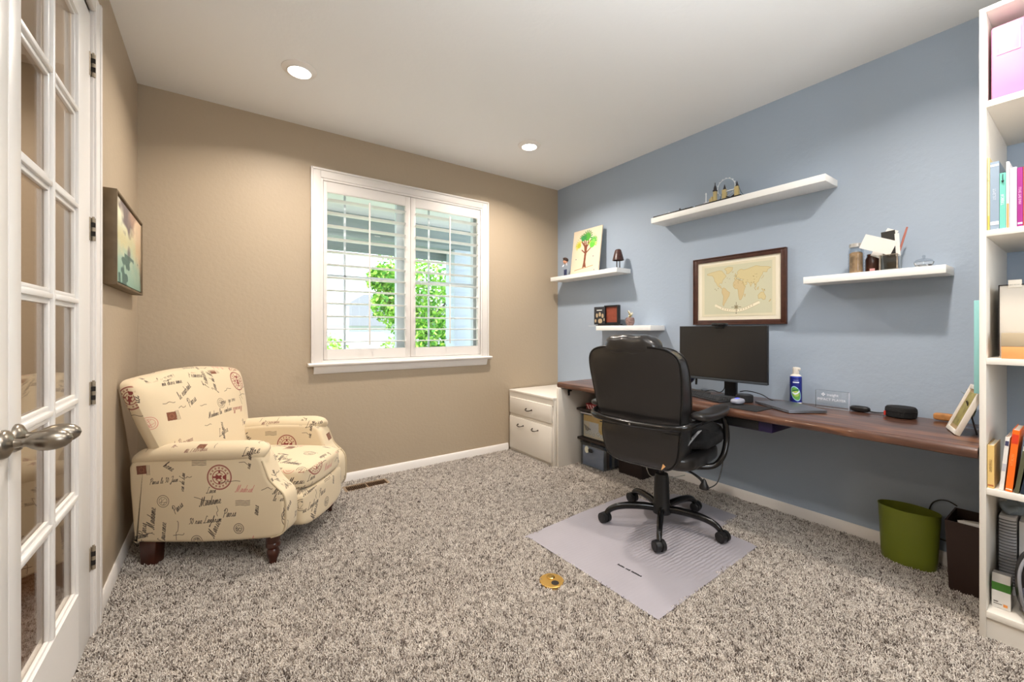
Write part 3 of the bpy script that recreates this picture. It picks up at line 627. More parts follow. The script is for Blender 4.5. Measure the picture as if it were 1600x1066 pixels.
for s in (-1, 1):
    A('leg', MB().prism([(-.335, 0), (-.265, 0), (-.255, .15), (-.345, .15)], 'y', s*.355, s*.295, .004), M_leg)
    A('leg', MB().lathe([(.0, 0), (.019, 0), (.022, .004), (.023, .012), (.018, .022), (.019, .03), (.026, .045), (.03, .062), (.03, .075), (.024, .088), (.028, .095), (.034, .102), (.034, .112), (.03, .12), (.033, .13), (.033, .17), (0, .17)], (.322, s*.31, 0), 20), M_leg)

# ------------------------------------------------------------------ wall picture (left wall)
def abstract_canvas():
    W_, H_ = 320, 200; cv = Canvas(W_, H_, (172, 190, 168)); yy, xx = np.mgrid[0:H_, 0:W_]; u = xx/W_; v = yy/H_
    def nz(s, seed):
        g = np.random.default_rng(seed).random((s+2, s+2)); X = u*s; Y = v*s; xi = X.astype(int); yi = Y.astype(int); fx = X-xi; fy = Y-yi; fx = fx*fx*(3-2*fx); fy = fy*fy*(3-2*fy)
        return (g[yi, xi]*(1-fx)+g[yi, xi+1]*fx)*(1-fy)+(g[yi+1, xi]*(1-fx)+g[yi+1, xi+1]*fx)*fy
    n = .5*nz(4, 1)+.3*nz(9, 2)+.2*nz(22, 3); n2 = .6*nz(5, 7)+.4*nz(16, 8)
    def mixc(m, c): cv.a[:] = cv.a*(1-m[..., None])+np.array(c)/255.*m[..., None]
    sm = lambda e0, e1, t: np.clip((t-e0)/(e1-e0), 0, 1)
    mixc(sm(.25, .7, .9*v+.5*n-.25), (222, 216, 188))                       # cream upper middle
    mixc(sm(.45, .8, 1-abs(v-.55)*1.6+.5*n-.45), (196, 188, 146))
    mixc(sm(.55, .8, (1-v)+.5*n2-.3)*.9, (146, 182, 166))                       # sea green below
    mixc(sm(.62, .78, v*.9+.45*n2-.25*abs(u-.45)*4)*.9, (98, 86, 88))          # dark plume on top
    mixc(sm(.9, 1.0, u+.25*(n-.5))*.85, (60, 54, 44)); mixc(sm(.55, .75, u*.7+v*.55+.3*n2-.3)*.55, (214, 170, 138))
    mixc(sm(.66, .74, n2+.25*(1-abs(u-.35)*5)*(v < .35))*.8*(v < .4), (70, 96, 90))
    return cv.image('abstract_painting')
wp = thing('framed_painting', 'abstract teal and cream canvas in a deep bronze floater frame, left wall', 'picture', (XL, -.6, 1.41))
y0, y1, z0, z1, d = -.955, -.215, 1.412, 1.832, .05
fm = MB()
for q in ((y0, y0+.011, z0, z1), (y1-.011, y1, z0, z1), (y0+.011, y1-.011, z0, z0+.011), (y0+.011, y1-.011, z1-.011, z1)): fm.box(XL+.003, XL+d, *q, .0015)
fm.box(XL+.003, XL+.012, y0+.005, y1-.005, z0+.005, z1-.005)
obj('frame', fm, M_canvas_side, wp)
obj('canvas', MB().box(XL+.012, XL+d-.006, y0+.018, y1-.018, z0+.018, z1-.018, .002), print_mat('painting', abstract_canvas(), .55, bump=.4, bscale=120), wp, uv=lambda c: ((c.y-y0)/(y1-y0), (c.z-z0)/(z1-z0)))

# ------------------------------------------------------------------ floor register, brass floor outlet, chair mat
fr = thing('floor_register', 'brown metal floor vent by the back wall beside the armchair', 'vent', (-2.1, -.165, .012))
vm = MB()
X0, X1, Y0_, Y1_ = -2.27, -1.935, -.235, -.105
for q in ((X0, X0+.02, Y0_, Y1_), (X1-.02, X1, Y0_, Y1_), (X0+.02, X1-.02, Y0_, Y0_+.018), (X0+.02, X1-.02, Y1_-.018, Y1_), (-2.107, -2.098, Y0_+.018, Y1_-.018)): vm.box(*q, .002, .015, .002)
obj('frame', vm, mat('register_metal', (150, 128, 104), .45, .2), fr)
obj('duct_opening', MB().box(X0+.015, X1-.015, Y0_+.012, Y1_-.012, .001, .004), M_dark, fr)
for k in range(22):
    x = X0+.03+k*.0135
    if abs(x+2.1025) < .008: continue
    obj('slat', MB().box(x-.0015, x+.0015, Y0_+.016, Y1_-.016, .0045, .0135, rot=R('Y', 25)), mat('slat_metal', (96, 70, 48), .45, .2) if k == 0 else bpy.data.materials['slat_metal'], fr)
bo = thing('floor_outlet', 'round brass floor outlet cover in the carpet before the chair mat', 'outlet', (-1.734, -1.928, .01))
obj('cover_plate', MB().lathe([(0, .004), (.058, .004), (.058, .016), (.056, .0175), (0, .0175)], (-1.734, -1.928, 0), 36), M_brass, bo)
obj('screw_cap', MB().lathe([(.019, .0174), (.019, .020), (.016, .0225), (0, .023)], (-1.734+.012, -1.928+.021, 0), 24), M_brass2, bo)
obj('open_port', MB().lathe([(.018, .0174), (.018, .0185), (0, .0185)], (-1.734-.001, -1.928-.026, 0), 24), M_dark, bo)
mat_m = mat('frosted_vinyl', (160, 156, 163), .3, noise=.05, nscale=3)
_b = mat_m.node_tree.nodes['Principled BSDF']; nt = mat_m.node_tree
# embossed rib field, worn into fine transverse ridges
tc = nt.nodes.new('ShaderNodeTexCoord'); wv = nt.nodes.new('ShaderNodeTexWave'); wv.bands_direction = 'Y'; wv.inputs['Scale'].default_value = 16; wv.inputs['Distortion'].default_value = 3; wv.inputs['Detail Scale'].default_value = 2
n_ = nt.nodes.new('ShaderNodeTexNoise'); n_.inputs['Scale'].default_value = 3.0
bp = nt.nodes.new('ShaderNodeBump'); bp.inputs['Distance'].default_value = .004; bp.inputs['Strength'].default_value = .6
nt.links.new(tc.outputs['Object'], wv.inputs[0]); 
dm = nt.nodes.new('ShaderNodeVectorMath'); dm.operation = 'DISTANCE'; dm.inputs[1].default_value = (.13, -.17, 0); nt.links.new(tc.outputs['Object'], dm.inputs[0])
mk = nt.nodes.new('ShaderNodeMapRange'); mk.inputs[1].default_value = .16; mk.inputs[2].default_value = .34; mk.inputs[3].default_value = 1; mk.inputs[4].default_value = .06; nt.links.new(dm.outputs['Value'], mk.inputs[0])
mu = nt.nodes.new('ShaderNodeMath'); mu.operation = 'MULTIPLY'; nt.links.new(wv.outputs[0], mu.inputs[0]); nt.links.new(mk.outputs[0], mu.inputs[1]); nt.links.new(mu.outputs[0], bp.inputs['Height']); nt.links.new(bp.outputs[0], _b.inputs['Normal'])
def mat_z(x, y): return .0145+.0012*math.sin(x*9+y*5)+.0008*math.sin(y*23+x*3)
cm_ = MB(); b = bmesh.new(); f_ = b.faces.new([b.verts.new((x, y, 0)) for x, y in mo]); bmesh.ops.triangulate(b, faces=[f_])
for _ in range(3): bmesh.ops.subdivide_edges(b, edges=[e for e in b.edges if e.calc_length() > .12], cuts=1); bmesh.ops.triangulate(b, faces=b.faces[:])
for v in b.verts: v.co.z = mat_z(v.co.x, v.co.y)
ext = bmesh.ops.extrude_face_region(b, geom=b.faces[:])
for g in ext['geom']:
    if isinstance(g, bmesh.types.BMVert): g.co.z += .0022
cm_.bm(b)
cmt = thing('chair_mat', 'translucent grey vinyl chair mat with a lip, under the office chair', 'mat', (-1.07, -1.92, .02))
obj('sheet', cm_, mat_m, cmt, ang=60)
pmk = MB(); rgm = random.Random(6)
for k in range(17):   # tiny illegible maker's line
    if k not in (5, 9): yk = -2.02-k*.0082; pmk.box(-1.376+k*.0006, -1.376+k*.0006+rgm.choice((.008, .010, .011)), yk-.0055, yk, .0186, .0192)
pmk = obj('printed_mark', pmk, M_black, cmt); pmk['kind'] = 'stuff'

# ------------------------------------------------------------------ white file cabinet
cb = thing('file_cabinet', 'low white cabinet with two drawers in the corner under no desk', 'cabinet', (-.33, -.34, 0)); cb['label'] = 'low cream-white two-drawer file cabinet in the room corner'
obj('body', MB().box(-.645, -.016, -.685, -.016, .015, .60, .001).box(-.66, -.016, -.688, -.016, .598, .618, .002).box(-.655, -.64, -.685, -.016, .545, .6), M_cab, cb)
M_pull = mat('aged_bronze', (70, 60, 52), .35, .9)
def pull(y, z, parent):
    m = MB().tube([(-.663, y+.042, z+.004), (-.685, y+.032, z-.002), (-.688, y, z-.008), (-.685, y-.032, z-.002), (-.663, y-.042, z+.004)], [.0045, .0035, .0045, .0035, .0045], 8, 4)
    for s in (-1, 1): m.lathe([(0, -.0), (.008, 0), (.006, -.004), (0, -.005)], (-.663, y+s*.042, z+.004), 12, 'x')
    obj('handle', m, M_pull, parent)
d1 = obj('drawer', MB().box(-.663, -.645, -.668, -.028, .392, .548, .005), M_cab, cb); pull(-.345, .462, d1)
d2 = obj('drawer', MB().box(-.663, -.645, -.668, -.028, .045, .36, .005), M_cab, cb); pull(-.215, .292, d2); pull(-.44, .292, d2)
# ------------------------------------------------------------------ desk
def wood_mat():
    m = mat('stained_pine', (110, 62, 40), .3, coat=.35); nt = m.node_tree; b = nt.nodes['Principled BSDF']
    tc = nt.nodes.new('ShaderNodeTexCoord'); mp = nt.nodes.new('ShaderNodeMapping'); mp.inputs['Scale'].default_value = (9, .9, 9); nt.links.new(tc.outputs['Object'], mp.inputs[0])
    n = nt.nodes.new('ShaderNodeTexNoise'); n.inputs['Scale'].default_value = 3; n.inputs['Detail'].default_value = 8; n.inputs['Distortion'].default_value = .8; nt.links.new(mp.outputs[0], n.inputs[0])
    r = nt.nodes.new('ShaderNodeValToRGB'); e = r.color_ramp.elements; e[0].position = .3; e[0].color = lin((56, 36, 28)); e[1].position = .75; e[1].color = lin((134, 90, 62)); q = e.new(.52); q.color = lin((88, 58, 45)); nt.links.new(n.outputs[0], r.inputs[0])
    nt.links.new(r.outputs[0], b.inputs['Base Color'])
    bp = nt.nodes.new('ShaderNodeBump'); bp.inputs['Strength'].default_value = .15; bp.inputs['Distance'].default_value = .003; nt.links.new(n.outputs[0], bp.inputs['Height']); nt.links.new(bp.outputs[0], b.inputs['Normal']); return m
M_wood = wood_mat()
dk = thing('desk', 'long reddish-brown stained wood desktop along the blue wall', 'desk', (-.3, -1.9, .70))
# softly wavy hand-eased front edge
prof_y = np.linspace(-.665, -3.158, 60); mdk = MB(); ring = []
for y in prof_y:
    wv_ = .004*math.sin(y*7)+.003*math.sin(y*19+1); xf = -.60+wv_+(.02 if y < -2.9 else 0)*0
    sec = [(-.004, .705), (xf+.012, .703), (xf+.003, .708), (xf-.001, .722), (xf+.002, .738), (xf+.009, .747), (xf+.02, .75), (-.004, .75)]
    ring.append([(x, y, z) for x, z in sec])
vs = [v for r in ring for v in r]; n = 8; fs = [(j*n+i, j*n+(i+1) % n, (j+1)*n+(i+1) % n, (j+1)*n+i) for j in range(len(ring)-1) for i in range(n)]+[tuple(range(n)), tuple(range(len(vs)-1, len(vs)-n-1, -1))]
mdk.add(vs, fs); obj('desktop', mdk, M_wood, dk)
obj('side_panel', MB().box(-.625, -.016, -.718, -.695, .012, .703, .002), M_white, dk, label='white end panel under the left end of the desk')
obj('bracket', MB().box(-.515, -.495, -.724, -.718, .632, .672, .002).box(-.515, -.495, -.75, -.718, .672, .703, .001), M_black, dk, label='small black metal bracket')
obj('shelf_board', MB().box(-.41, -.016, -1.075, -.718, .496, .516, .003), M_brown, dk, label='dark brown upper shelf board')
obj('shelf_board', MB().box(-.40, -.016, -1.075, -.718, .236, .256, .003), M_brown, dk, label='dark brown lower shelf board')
obj('shelf_bracket', MB().box(-.2, -.006, -1.082, -1.0755, .236, .703, .001), M_white, dk)
ut = thing('under_desk_drawer', 'black and dark purple tray fixed beneath the desk behind the chair', 'tray', (-.45, -2.14, .63))
obj('tray', MB().box(-.56, -.30, -2.40, -1.87, .645, .7025, .004), mat('dark_purple_tray', (38, 26, 66), .5), ut)
obj('lip', MB().box(-.565, -.555, -2.33, -1.88, .65, .70, .002), M_black, ut)
# striped box, bins
def stripes(name, c1, c2, sc_, ang):
    m = mat(name, 'ffffff', .5); nt = m.node_tree; b = nt.nodes['Principled BSDF']; tc = nt.nodes.new('ShaderNodeTexCoord'); mp = nt.nodes.new('ShaderNodeMapping'); mp.inputs['Rotation'].default_value = (math.radians(ang), 0, 0)
    wv = nt.nodes.new('ShaderNodeTexWave'); wv.bands_direction = 'Y'; wv.inputs['Scale'].default_value = sc_; r = nt.nodes.new('ShaderNodeValToRGB'); r.color_ramp.interpolation = 'CONSTANT'
    r.color_ramp.elements[0].color = lin(c1); r.color_ramp.elements[1].position = .5; r.color_ramp.elements[1].color = lin(c2)
    nt.links.new(tc.outputs['Object'], mp.inputs[0]); nt.links.new(mp.outputs[0], wv.inputs[0]); nt.links.new(wv.outputs[0], r.inputs[0]); nt.links.new(r.outputs[0], b.inputs['Base Color']); return m
rb = thing('striped_box', 'red and white diagonally striped box on upper shelf under desk', 'box', (-.3, -.93, .516))
obj('box', MB().box(-.38, -.18, -1.06, -.81, .517, .555, .002), stripes('red_white_stripes', (168, 24, 38), (235, 205, 205), 11, 32), rb)
obj('lid', MB().box(-.383, -.177, -1.063, -.807, .555, .566, .002), mat('red_lid', (150, 20, 32), .5), rb)
def photo_box_print():
    cv = Canvas(160, 128, (222, 205, 172)); cv.poly([(0, 92), (160, 92), (160, 128), (0, 128)], (222, 178, 100)); cv.poly([(104, 30), (160, 20), (160, 128), (104, 128)], (214, 176, 96)); cv.poly([(40, 30), (104, 30), (104, 90), (40, 90)], (214, 208, 200))
    rg = random.Random(3)
    for i in range(6): cv.line([(6+i*8, 70-i*4), (18+i*8, 36-i*3)], 2, (70, 60, 60), .8)
    for x, y, r in ((45, 28, 15), (100, 30, 15), (70, 20, 12), (125, 22, 12), (20, 24, 11)): cv.dot(x, y, r, (228, 224, 214)); cv.ring(x, y, r*.6, 2, (186, 176, 158))
    return cv.image('box_picture')
pb = thing('clear_storage_box', 'clear plastic box with a yellow picture card on the lower shelf under desk', 'box', (-.3, -.9, .256))
def tub(x0, x1, y0, y1, z0, z1, t=.004):
    return MB().box(x0, x1, y0, y1, z0, z0+t, .001).box(x0, x0+t, y0, y1, z0+t, z1).box(x1-t, x1, y0, y1, z0+t, z1).box(x0+t, x1-t, y0, y0+t, z0+t, z1).box(x0+t, x1-t, y1-t, y1, z0+t, z1).box(x0-.006, x1+.006, y0-.006, y0, z1-.008, z1, .002).box(x0-.006, x1+.006, y1, y1+.006, z1-.008, z1, .002).box(x0-.006, x0, y0, y1, z1-.008, z1, .002).box(x1, x1+.006, y0, y1, z1-.008, z1, .002)
obj('tub', tub(-.385, -.10, -1.06, -.755, .257, .47), M_clear, pb)
obj('lid', MB().box(-.392, -.093, -1.067, -.748, .471, .483, .004), mat('frosted_lid', (200, 200, 200), .4), pb)
obj('picture_card', MB().box(-.376, -.372, -1.05, -.775, .268, .462), print_mat('picture_card', photo_box_print(), .5), pb, uv=lambda c: ((-.775-c.y)/.275, (c.z-.268)/.194))
obj('contents', MB().box(-.365, -.12, -1.04, -.775, .264, .45, .01), mat('box_contents', (190, 184, 178), .8, noise=.2), pb)
lb = thing('clear_drawer_bin', 'clear plastic bin of papers with a white sticker, on the carpet under the shelves', 'bin', (-.28, -.9, .015))
obj('tub', tub(-.40, -.14, -1.03, -.765, .016, .225), M_clear, lb)
for i in range(7):
    x = -.385+i*.033; cc = ((150, 158, 176), (205, 203, 198), (170, 150, 140), (120, 130, 150), (215, 212, 206), (160, 160, 165), (190, 186, 182))[i]
    obj('folder', MB().box(x, x+.004, -1.018, -.775, .024, .19-.01*(i % 3)), mat('folder_%d' % i, cc, .7), lb)
obj('sticker', MB().lathe([(0, -.0), (.026, 0), (.026, -.002), (0, -.002)], (-.401, -.838, .165), 8, 'x', 1, 1.2), mat('sticker', (222, 220, 200), .6), lb, label='cream octagonal sticker')
obj('latch', MB().puff((-.405, -.885, .165), (.006, .026, .017), 3, 6), M_black, lb, label='black oval latch')
bb = thing('brown_box', 'dark brown cardboard box on carpet behind the office chair', 'box', (-.2, -1.2, .012))
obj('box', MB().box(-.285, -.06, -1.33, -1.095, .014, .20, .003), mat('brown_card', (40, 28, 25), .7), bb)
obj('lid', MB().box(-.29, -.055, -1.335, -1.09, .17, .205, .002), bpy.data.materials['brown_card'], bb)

# ------------------------------------------------------------------ office chair (local: x forward)
oc = thing('office_chair', 'high-back black leather swivel office chair on five casters', 'chair', (-.806, -1.878, 0), math.radians(9))
def O(name, mb, m, parent=oc, **k): return obj(name, mb, m, parent, world=False, **k)
FZ = .0185
O('column', MB().lathe([(0, .09), (.052, .09), (.058, .105), (.056, .135), (.047, .155), (.043, .30), (.037, .33), (.016, .332), (.014, .40), (0, .40)], (0, 0, 0), 24), M_black)
for k in range(5):
    a = math.radians(141-9+72*k); c_, s_ = math.cos(a), math.sin(a); P = lambda r, z: (r*c_, r*s_, z)
    lg = O('base_arm', MB().tube([P(.02, .115), P(.10, .127), P(.2, .128), P(.27, .118), P(.315, .098), P(.337, .07), P(.34, .062)], [.021, .023, .022, .020, .018, .016, .013], 12, 4, flat=(.85, 1)), M_blackm)
    cp = Vector(P(.345, 0)); wa = a+(.6, -.9, 1.2, .3, -1.4)[k]; ax = Vector((math.cos(wa), math.sin(wa), 0))
    cas = MB()
    for s in (-1, 1):
        c0 = cp+ax*(s*.006)+Vector((0, 0, FZ+.032)); c1 = cp+ax*(s*.029)+Vector((0, 0, FZ+.032))
        cas.cyl(c0, c1, .032, .030, 20).cyl(c1, c1+ax*(s*.003), .022, .018, 20)
    cas.cyl(cp+Vector((0, 0, FZ+.028)), cp+Vector((0, 0, FZ+.045)), .012, .012, 12).cyl(cp-ax*.007+Vector((0, 0, FZ+.032)), cp+ax*.007+Vector((0, 0, FZ+.032)), .027, seg=16)
    O('caster', cas, M_black)
O('seat_mechanism', MB().box(-.10, .12, -.07, .07, .395, .425, .006).box(-.04, .05, -.18, .18, .41, .43, .004), M_black)
lv = O('height_lever', MB().tube([(.0, -.05, .40), (.0, -.16, .385), (.0, -.225, .36), (.005, -.25, .335)], [.006, .006, .008, .010], 8, 4).lathe([(0, .30), (.026, .302), (.026, .315), (.018, .33), (.011, .35), (0, .362)], (.005, -.252, 0), 14), M_black)
O('seat', MB().puff((.03, 0, .475), (.27, .262, .052), 4.5, 12, lambda v: Vector((v.x, v.y, v.z+.01*math.cos(v.y*8)))), M_leather)
half = [(0, 1.122), (.12, 1.118), (.2, 1.108), (.248, 1.085), (.272, 1.045), (.277, .98), (.272, .9), (.261, .8), (.246, .71), (.238, .66), (.236, .6), (.228, .54), (.21, .49), (.17, .455), (.09, .445), (0, .445)]
out = cr([(-a, b) for a, b in half]+[(a, b) for a, b in half[-2:0:-1]], 4, True)
def ocb(a, b, h):
    t = (b-.45)/.67; x = -.27-.03*t-.085*t*t+(.016*math.exp(-((b-.67)/.04)**2)); return (x+(h*(1+1.0*(1-t)) if h > 0 else h), a*(1-.3*max(0, h-.02)), b)
bk = O('backrest', MB().pillow(out, .055, .022, .085, ocb, 9, 3.2), M_leather)
pip = [Vector(ocb(a*1.005, .78+(b-.78)*1.005, -.003)) for a, b in out]+[Vector(ocb(*out[0], -.003))]
O('piping', MB().tube(pip, .0048, 7, 1), M_pipe, bk)
pip2 = [Vector(ocb(a*1.0, .78+(b-.78)*1.0, .086)) for a, b in out]+[Vector(ocb(*out[0], .086))]
O('piping', MB().tube(pip2, .004, 7, 1), M_pipe, bk)
O('headrest', MB().puff((-.325, .015, 1.128), (.078, .168, .058), 3.2, 10, lambda v: Vector((v.x, v.y, v.z+.004*math.sin(v.y*60)*(1 if v.x < -.33 else 0)-.02*((v.y-.01)/.165)**4))), M_leather, oc)
O('lumbar_seam', MB().tube([Vector(ocb(y, .655, -.02)) for y in np.linspace(-.25, .25, 9)], .003, 6, 2), M_pipe, bk)
O('care_tag', MB().prism([(-.165, .475), (-.14, .45), (-.15, .485)], 'x', -.292, -.289), mat('tag_tan', (215, 165, 110), .7), bk, label='tan fabric tag poking out')
O('back_bar', MB().tube([(-.20, .308, .722), (-.255, .302, .716), (-.305, .285, .708), (-.338, .25, .702), (-.352, .18, .698), (-.358, 0, .692), (-.352, -.18, .698), (-.338, -.25, .702), (-.305, -.285, .708), (-.255, -.302, .716), (-.20, -.308, .722)], .0185, 12, 5), M_blackm)
O('bolt', MB().lathe([(0, -.380), (.006, -.380), (.007, -.376), (.007, -.37), (0, -.37)], (0, 0, .692), 10, 'x'), M_chrome, oc)
for s in (-1, 1):
    O('arm_frame', MB().tube([(-.2, s*.312, .722), (-.05, s*.312, .722), (.06, s*.312, .722), (.112, s*.316, .708), (.135, s*.325, .65), (.13, s*.33, .57), (.095, s*.322, .485), (.06, s*.285, .43), (.0, s*.21, .42), (-.02, s*.12, .42)], .0165, 12, 5), M_blackm)
    O('armrest_pad', MB().puff((-.055, s*.312, .745), (.205, .052, .024), 3.4, 10, lambda v: Vector((v.x, v.y, v.z+.014*((v.x+.055)/.205)**2))), M_leather)
jk = thing('black_jacket', 'crumpled black cloth lying on the office chair seat', 'cloth', (-.8, -1.95, .53), math.radians(5))
def crumple(v):
    n = mathutils_noise(Vector((v.x*9, v.y*9, v.z*9))); return Vector((v.x+.012*n, v.y+.012*n, v.z+.022*n+.012*math.sin(v.x*38+v.y*21)))
from mathutils import noise as _mn
def mathutils_noise(v): return _mn.noise(v)
obj('cloth', MB().puff((-.72, -2.02, .585), (.20, .16, .06), 2.6, 16, crumple), M_cloth, jk)
obj('cloth_fold', MB().puff((-.69, -2.07, .605), (.15, .085, .05), 2.4, 12, crumple), M_cloth, jk)
sp = thing('grey_strap', 'pale grey folded strap draped on the black cloth on the chair seat', 'strap', (-.85, -2.0, .6))
obj('strap', MB().tube([(-.93, -2.09, .60), (-.90, -2.10, .64), (-.84, -2.09, .657), (-.78, -2.07, .663), (-.72, -2.07, .655)], .009, 8, 5, flat=(1.6, .4)), mat('grey_webbing', (170, 172, 176), .7), sp)
obj('strap_loop', MB().tube([(-.92, -2.12, .575), (-.88, -2.13, .61), (-.82, -2.125, .632), (-.76, -2.11, .64)], .007, 8, 5, flat=(1.6, .4)), bpy.data.materials['grey_webbing'], sp)

# ------------------------------------------------------------------ monitor group on the desk
M_screen = mat('screen_glass', (38, 36, 35), .3); M_bezel = mat('monitor_bezel', (24, 25, 27), .4); M_chin = mat('monitor_chin', (70, 76, 82), .35, .4)
mn = thing('monitor', 'wide black flat-screen monitor on a stand, turned off', 'monitor', (-.24, -1.945, .75))
mp_ = MB().box(-.258, -.236, -2.245, -1.644, .867, 1.238, .002); obj('casing', mp_, M_bezel, mn)
obj('screen', MB().box(-.2595, -.2575, -2.240, -1.649, .886, 1.233), M_screen, mn)
obj('chin', MB().box(-.2605, -.256, -2.245, -1.644, .866, .882, .001), M_chin, mn)
obj('back_bulge', MB().puff((-.225, -1.945, 1.05), (.025, .17, .11), 5, 6), M_bezel, mn)
obj('stand_neck', MB().box(-.16, -.125, -2.0, -1.925, .758, 1.02, .004).box(-.22, -.14, -1.99, -1.935, .98, 1.03, .003), M_bezel, mn)
obj('stand_foot', MB().box(-.21, -.03, -2.055, -1.87, .7505, .758, .003), mat('stand_grey', (96, 98, 102), .4, .4), mn)
wc = thing('webcam', 'small black webcam clipped on top of the monitor', 'webcam', (-.25, -1.945, 1.238))
obj('body', MB().box(-.285, -.232, -1.99, -1.90, 1.2385, 1.258, .006).box(-.268, -.261, -1.975, -1.915, 1.222, 1.24, .002), M_black, wc)
obj('lens', MB().lathe([(0, -.0), (.006, 0), (.007, .003), (0, .003)], (-.288, -1.945, 1.248), 12, 'x'), M_screen, wc)
def cable(name, label, pts, r=.003, m=M_black, cat='cable'): return tag(obj(name, MB().tube(pts, r, 8, 6), m), label, cat)
cable('monitor_cable', 'black cable running left along the desk from the monitor stand', [(-.14, -1.915, .86), (-.115, -1.90, .80), (-.10, -1.86, .765), (-.09, -1.80, .772), (-.085, -1.74, .758), (-.075, -1.72, .754), (-.05, -1.705, .754), (-.03, -1.68, .754)])
cable('power_cable', 'black cable running right behind the puck to the laptop', [(-.12, -2.01, .79), (-.12, -2.06, .80), (-.13, -2.15, .79), (-.14, -2.22, .762), (-.14, -2.29, .757)])
tag(obj('cable_plug', MB().box(-.155, -.125, -2.36, -2.285, .751, .766, .004), M_black), 'black cable plug lying behind the grey laptop', 'plug')
kbr = math.atan2(-.93, -.37)
kb = thing('keyboard', 'black computer keyboard on the desk in front of the monitor', 'keyboard', (-.315, -1.865, .75), kbr)
def K(n, m, mt, p=kb): return obj(n, m, mt, p, world=False)
K('base', MB().box(-.22, .22, -.065, .065, .0005, .014, .003), mat('keyboard_base', (44, 45, 48), .45))
ks = MB()
for r in range(6):
    for c in range(20):
        if r == 0 and 4 <= c <= 8: continue
        ks.box(-.212+c*.0213, -.212+c*.0213+.018, -.058+r*.0197, -.058+r*.0197+.0165, .014, .0185, .0015, 1)
ks.box(-.212+4*.0213, -.212+9*.0213-.003, -.058, -.0415, .014, .0185, .0015, 1)
kk = K('keys', ks, mat('key_black', (26, 27, 29), .5)); kk['kind'] = 'stuff'
br = thing('slim_dark_bar', 'slim dark grey device bar lying behind the keyboard', 'device', (-.1, -1.72, .75), kbr)
obj('bar', MB().box(-.10, .10, -.02, .02, .0005, .018, .005), mat('bar_grey', (70, 64, 62), .45), br, world=False); br.location = (-.155, -1.735, .75)
tag(obj('mouse_pad', MB().box(-.57, -.375, -2.325, -2.075, .7505, .7545, .002), mat('mouse_pad_black', (28, 28, 30), .8)), 'small black mouse pad at the desk edge by the chair arm', 'mouse pad')
ms = thing('mouse', 'silver grey computer mouse with a blue glow on the mouse pad', 'mouse', (-.42, -2.145, .7555))
obj('shell', MB().puff((-.42, -2.145, .773), (.05, .032, .0185), 2.6, 8, lambda v: Vector((v.x, v.y, max(v.z, .7555)))), mat('mouse_silver', (150, 152, 165), .3), ms)
obj('scroll_wheel', MB().cyl((-.395, -2.149, .786), (-.395, -2.141, .786), .008, seg=14), M_black, ms)
obj('light_strip', MB().puff((-.425, -2.145, .788), (.02, .012, .006), 2.5, 4), mat('blue_glow', (80, 90, 220), .3, emit=((90, 100, 255), .6)), ms)
pk = thing('black_puck_speaker', 'short round black speaker beside the mouse', 'speaker', (-.275, -2.115, .75))
obj('body', MB().lathe([(0, .7505), (.046, .7505), (.05, .755), (.05, .79), (.047, .796), (0, .796)], (-.275, -2.115, 0), 28), M_cloth, pk)
obj('top_plate', MB().lathe([(0, .796), (.042, .796), (.041, .799), (0, .799)], (-.275, -2.115, 0), 28), M_black, pk)
hd = thing('blue_headset', 'dark blue round headset and stand half hidden behind the monitor', 'headset', (-.05, -1.53, .75))
M_navy = mat('navy_plastic', (30, 38, 72), .3)
obj('ear_cup', MB().lathe([(0, 0), (.045, .0), (.055, .012), (.055, .03), (.04, .04), (0, .042)], (-.105, -1.60, .855), 24, 'x'), M_navy, hd)
obj('headband', MB().tube([(-.085, -1.53, .80), (-.085, -1.535, .88), (-.085, -1.60, .93), (-.085, -1.665, .88), (-.085, -1.67, .80)], .008, 8, 5), M_black, hd)
obj('stand', MB().lathe([(0, .7505), (.05, .7505), (.05, .757), (.012, .765), (.01, .80), (0, .80)], (-.085, -1.60, 0), 20), mat('green_base', (88, 110, 70), .5), hd)
lp = thing('laptop', 'closed slim grey laptop on the desk below the duster can', 'laptop', (-.287, -2.375, .75), math.atan2(-.825, -.565))
M_alu = mat('laptop_aluminium', (120, 122, 130), .35, .7)
obj('base', MB().box(-.158, .158, -.108, .108, .0025, .011, .004), M_alu, lp, world=False)
obj('lid', MB().box(-.158, .158, -.108, .108, .0115, .0175, .0028), M_alu, lp, world=False)
obj('hinge_strip', MB().box(-.13, .13, .1085, .111, .004, .012, .001), M_black, lp, world=False)
obj('foot', MB().box(-.14, .14, -.095, -.085, 0.0003, .003).box(-.14, .14, .085, .095, 0.0003, .003), M_black, lp, world=False)
# duster can
def can_print():
    cv = Canvas(256, 128, (34, 44, 130)); cv.poly([(0, 0), (256, 0), (256, 8), (0, 8)], (40, 70, 190))
    for cx in (64, 192):
        for k, (rx, ry, c_) in enumerate(((34, 37, (170, 214, 240)), (30, 32, (110, 178, 90)), (22, 15, (176, 206, 100)))):
            cv.poly([(cx+rx*math.cos(t)-.35*ry*math.sin(t), 48+ry*math.sin(t)) for t in np.linspace(0, 6.2, 30)], c_)
        cv.line([(cx-22, 52), (cx-6, 46), (cx+10, 50), (cx+24, 60)], 4, (232, 240, 250)); cv.line([(cx-18, 62), (cx+18, 68)], 3, (30, 110, 70))
        cv.line([(cx-18, 104), (cx+22, 104)], 3.2, (225, 230, 245)); cv.line([(cx-16, 114), (cx+18, 114)], 1.2, (150, 160, 220))
    return cv.image('can_label')
cn = thing('duster_can', 'blue and green spray duster can with white nozzle on the desk', 'spray can', (-.06, -2.325, .75))
cx_, cy_ = -.06, -2.325
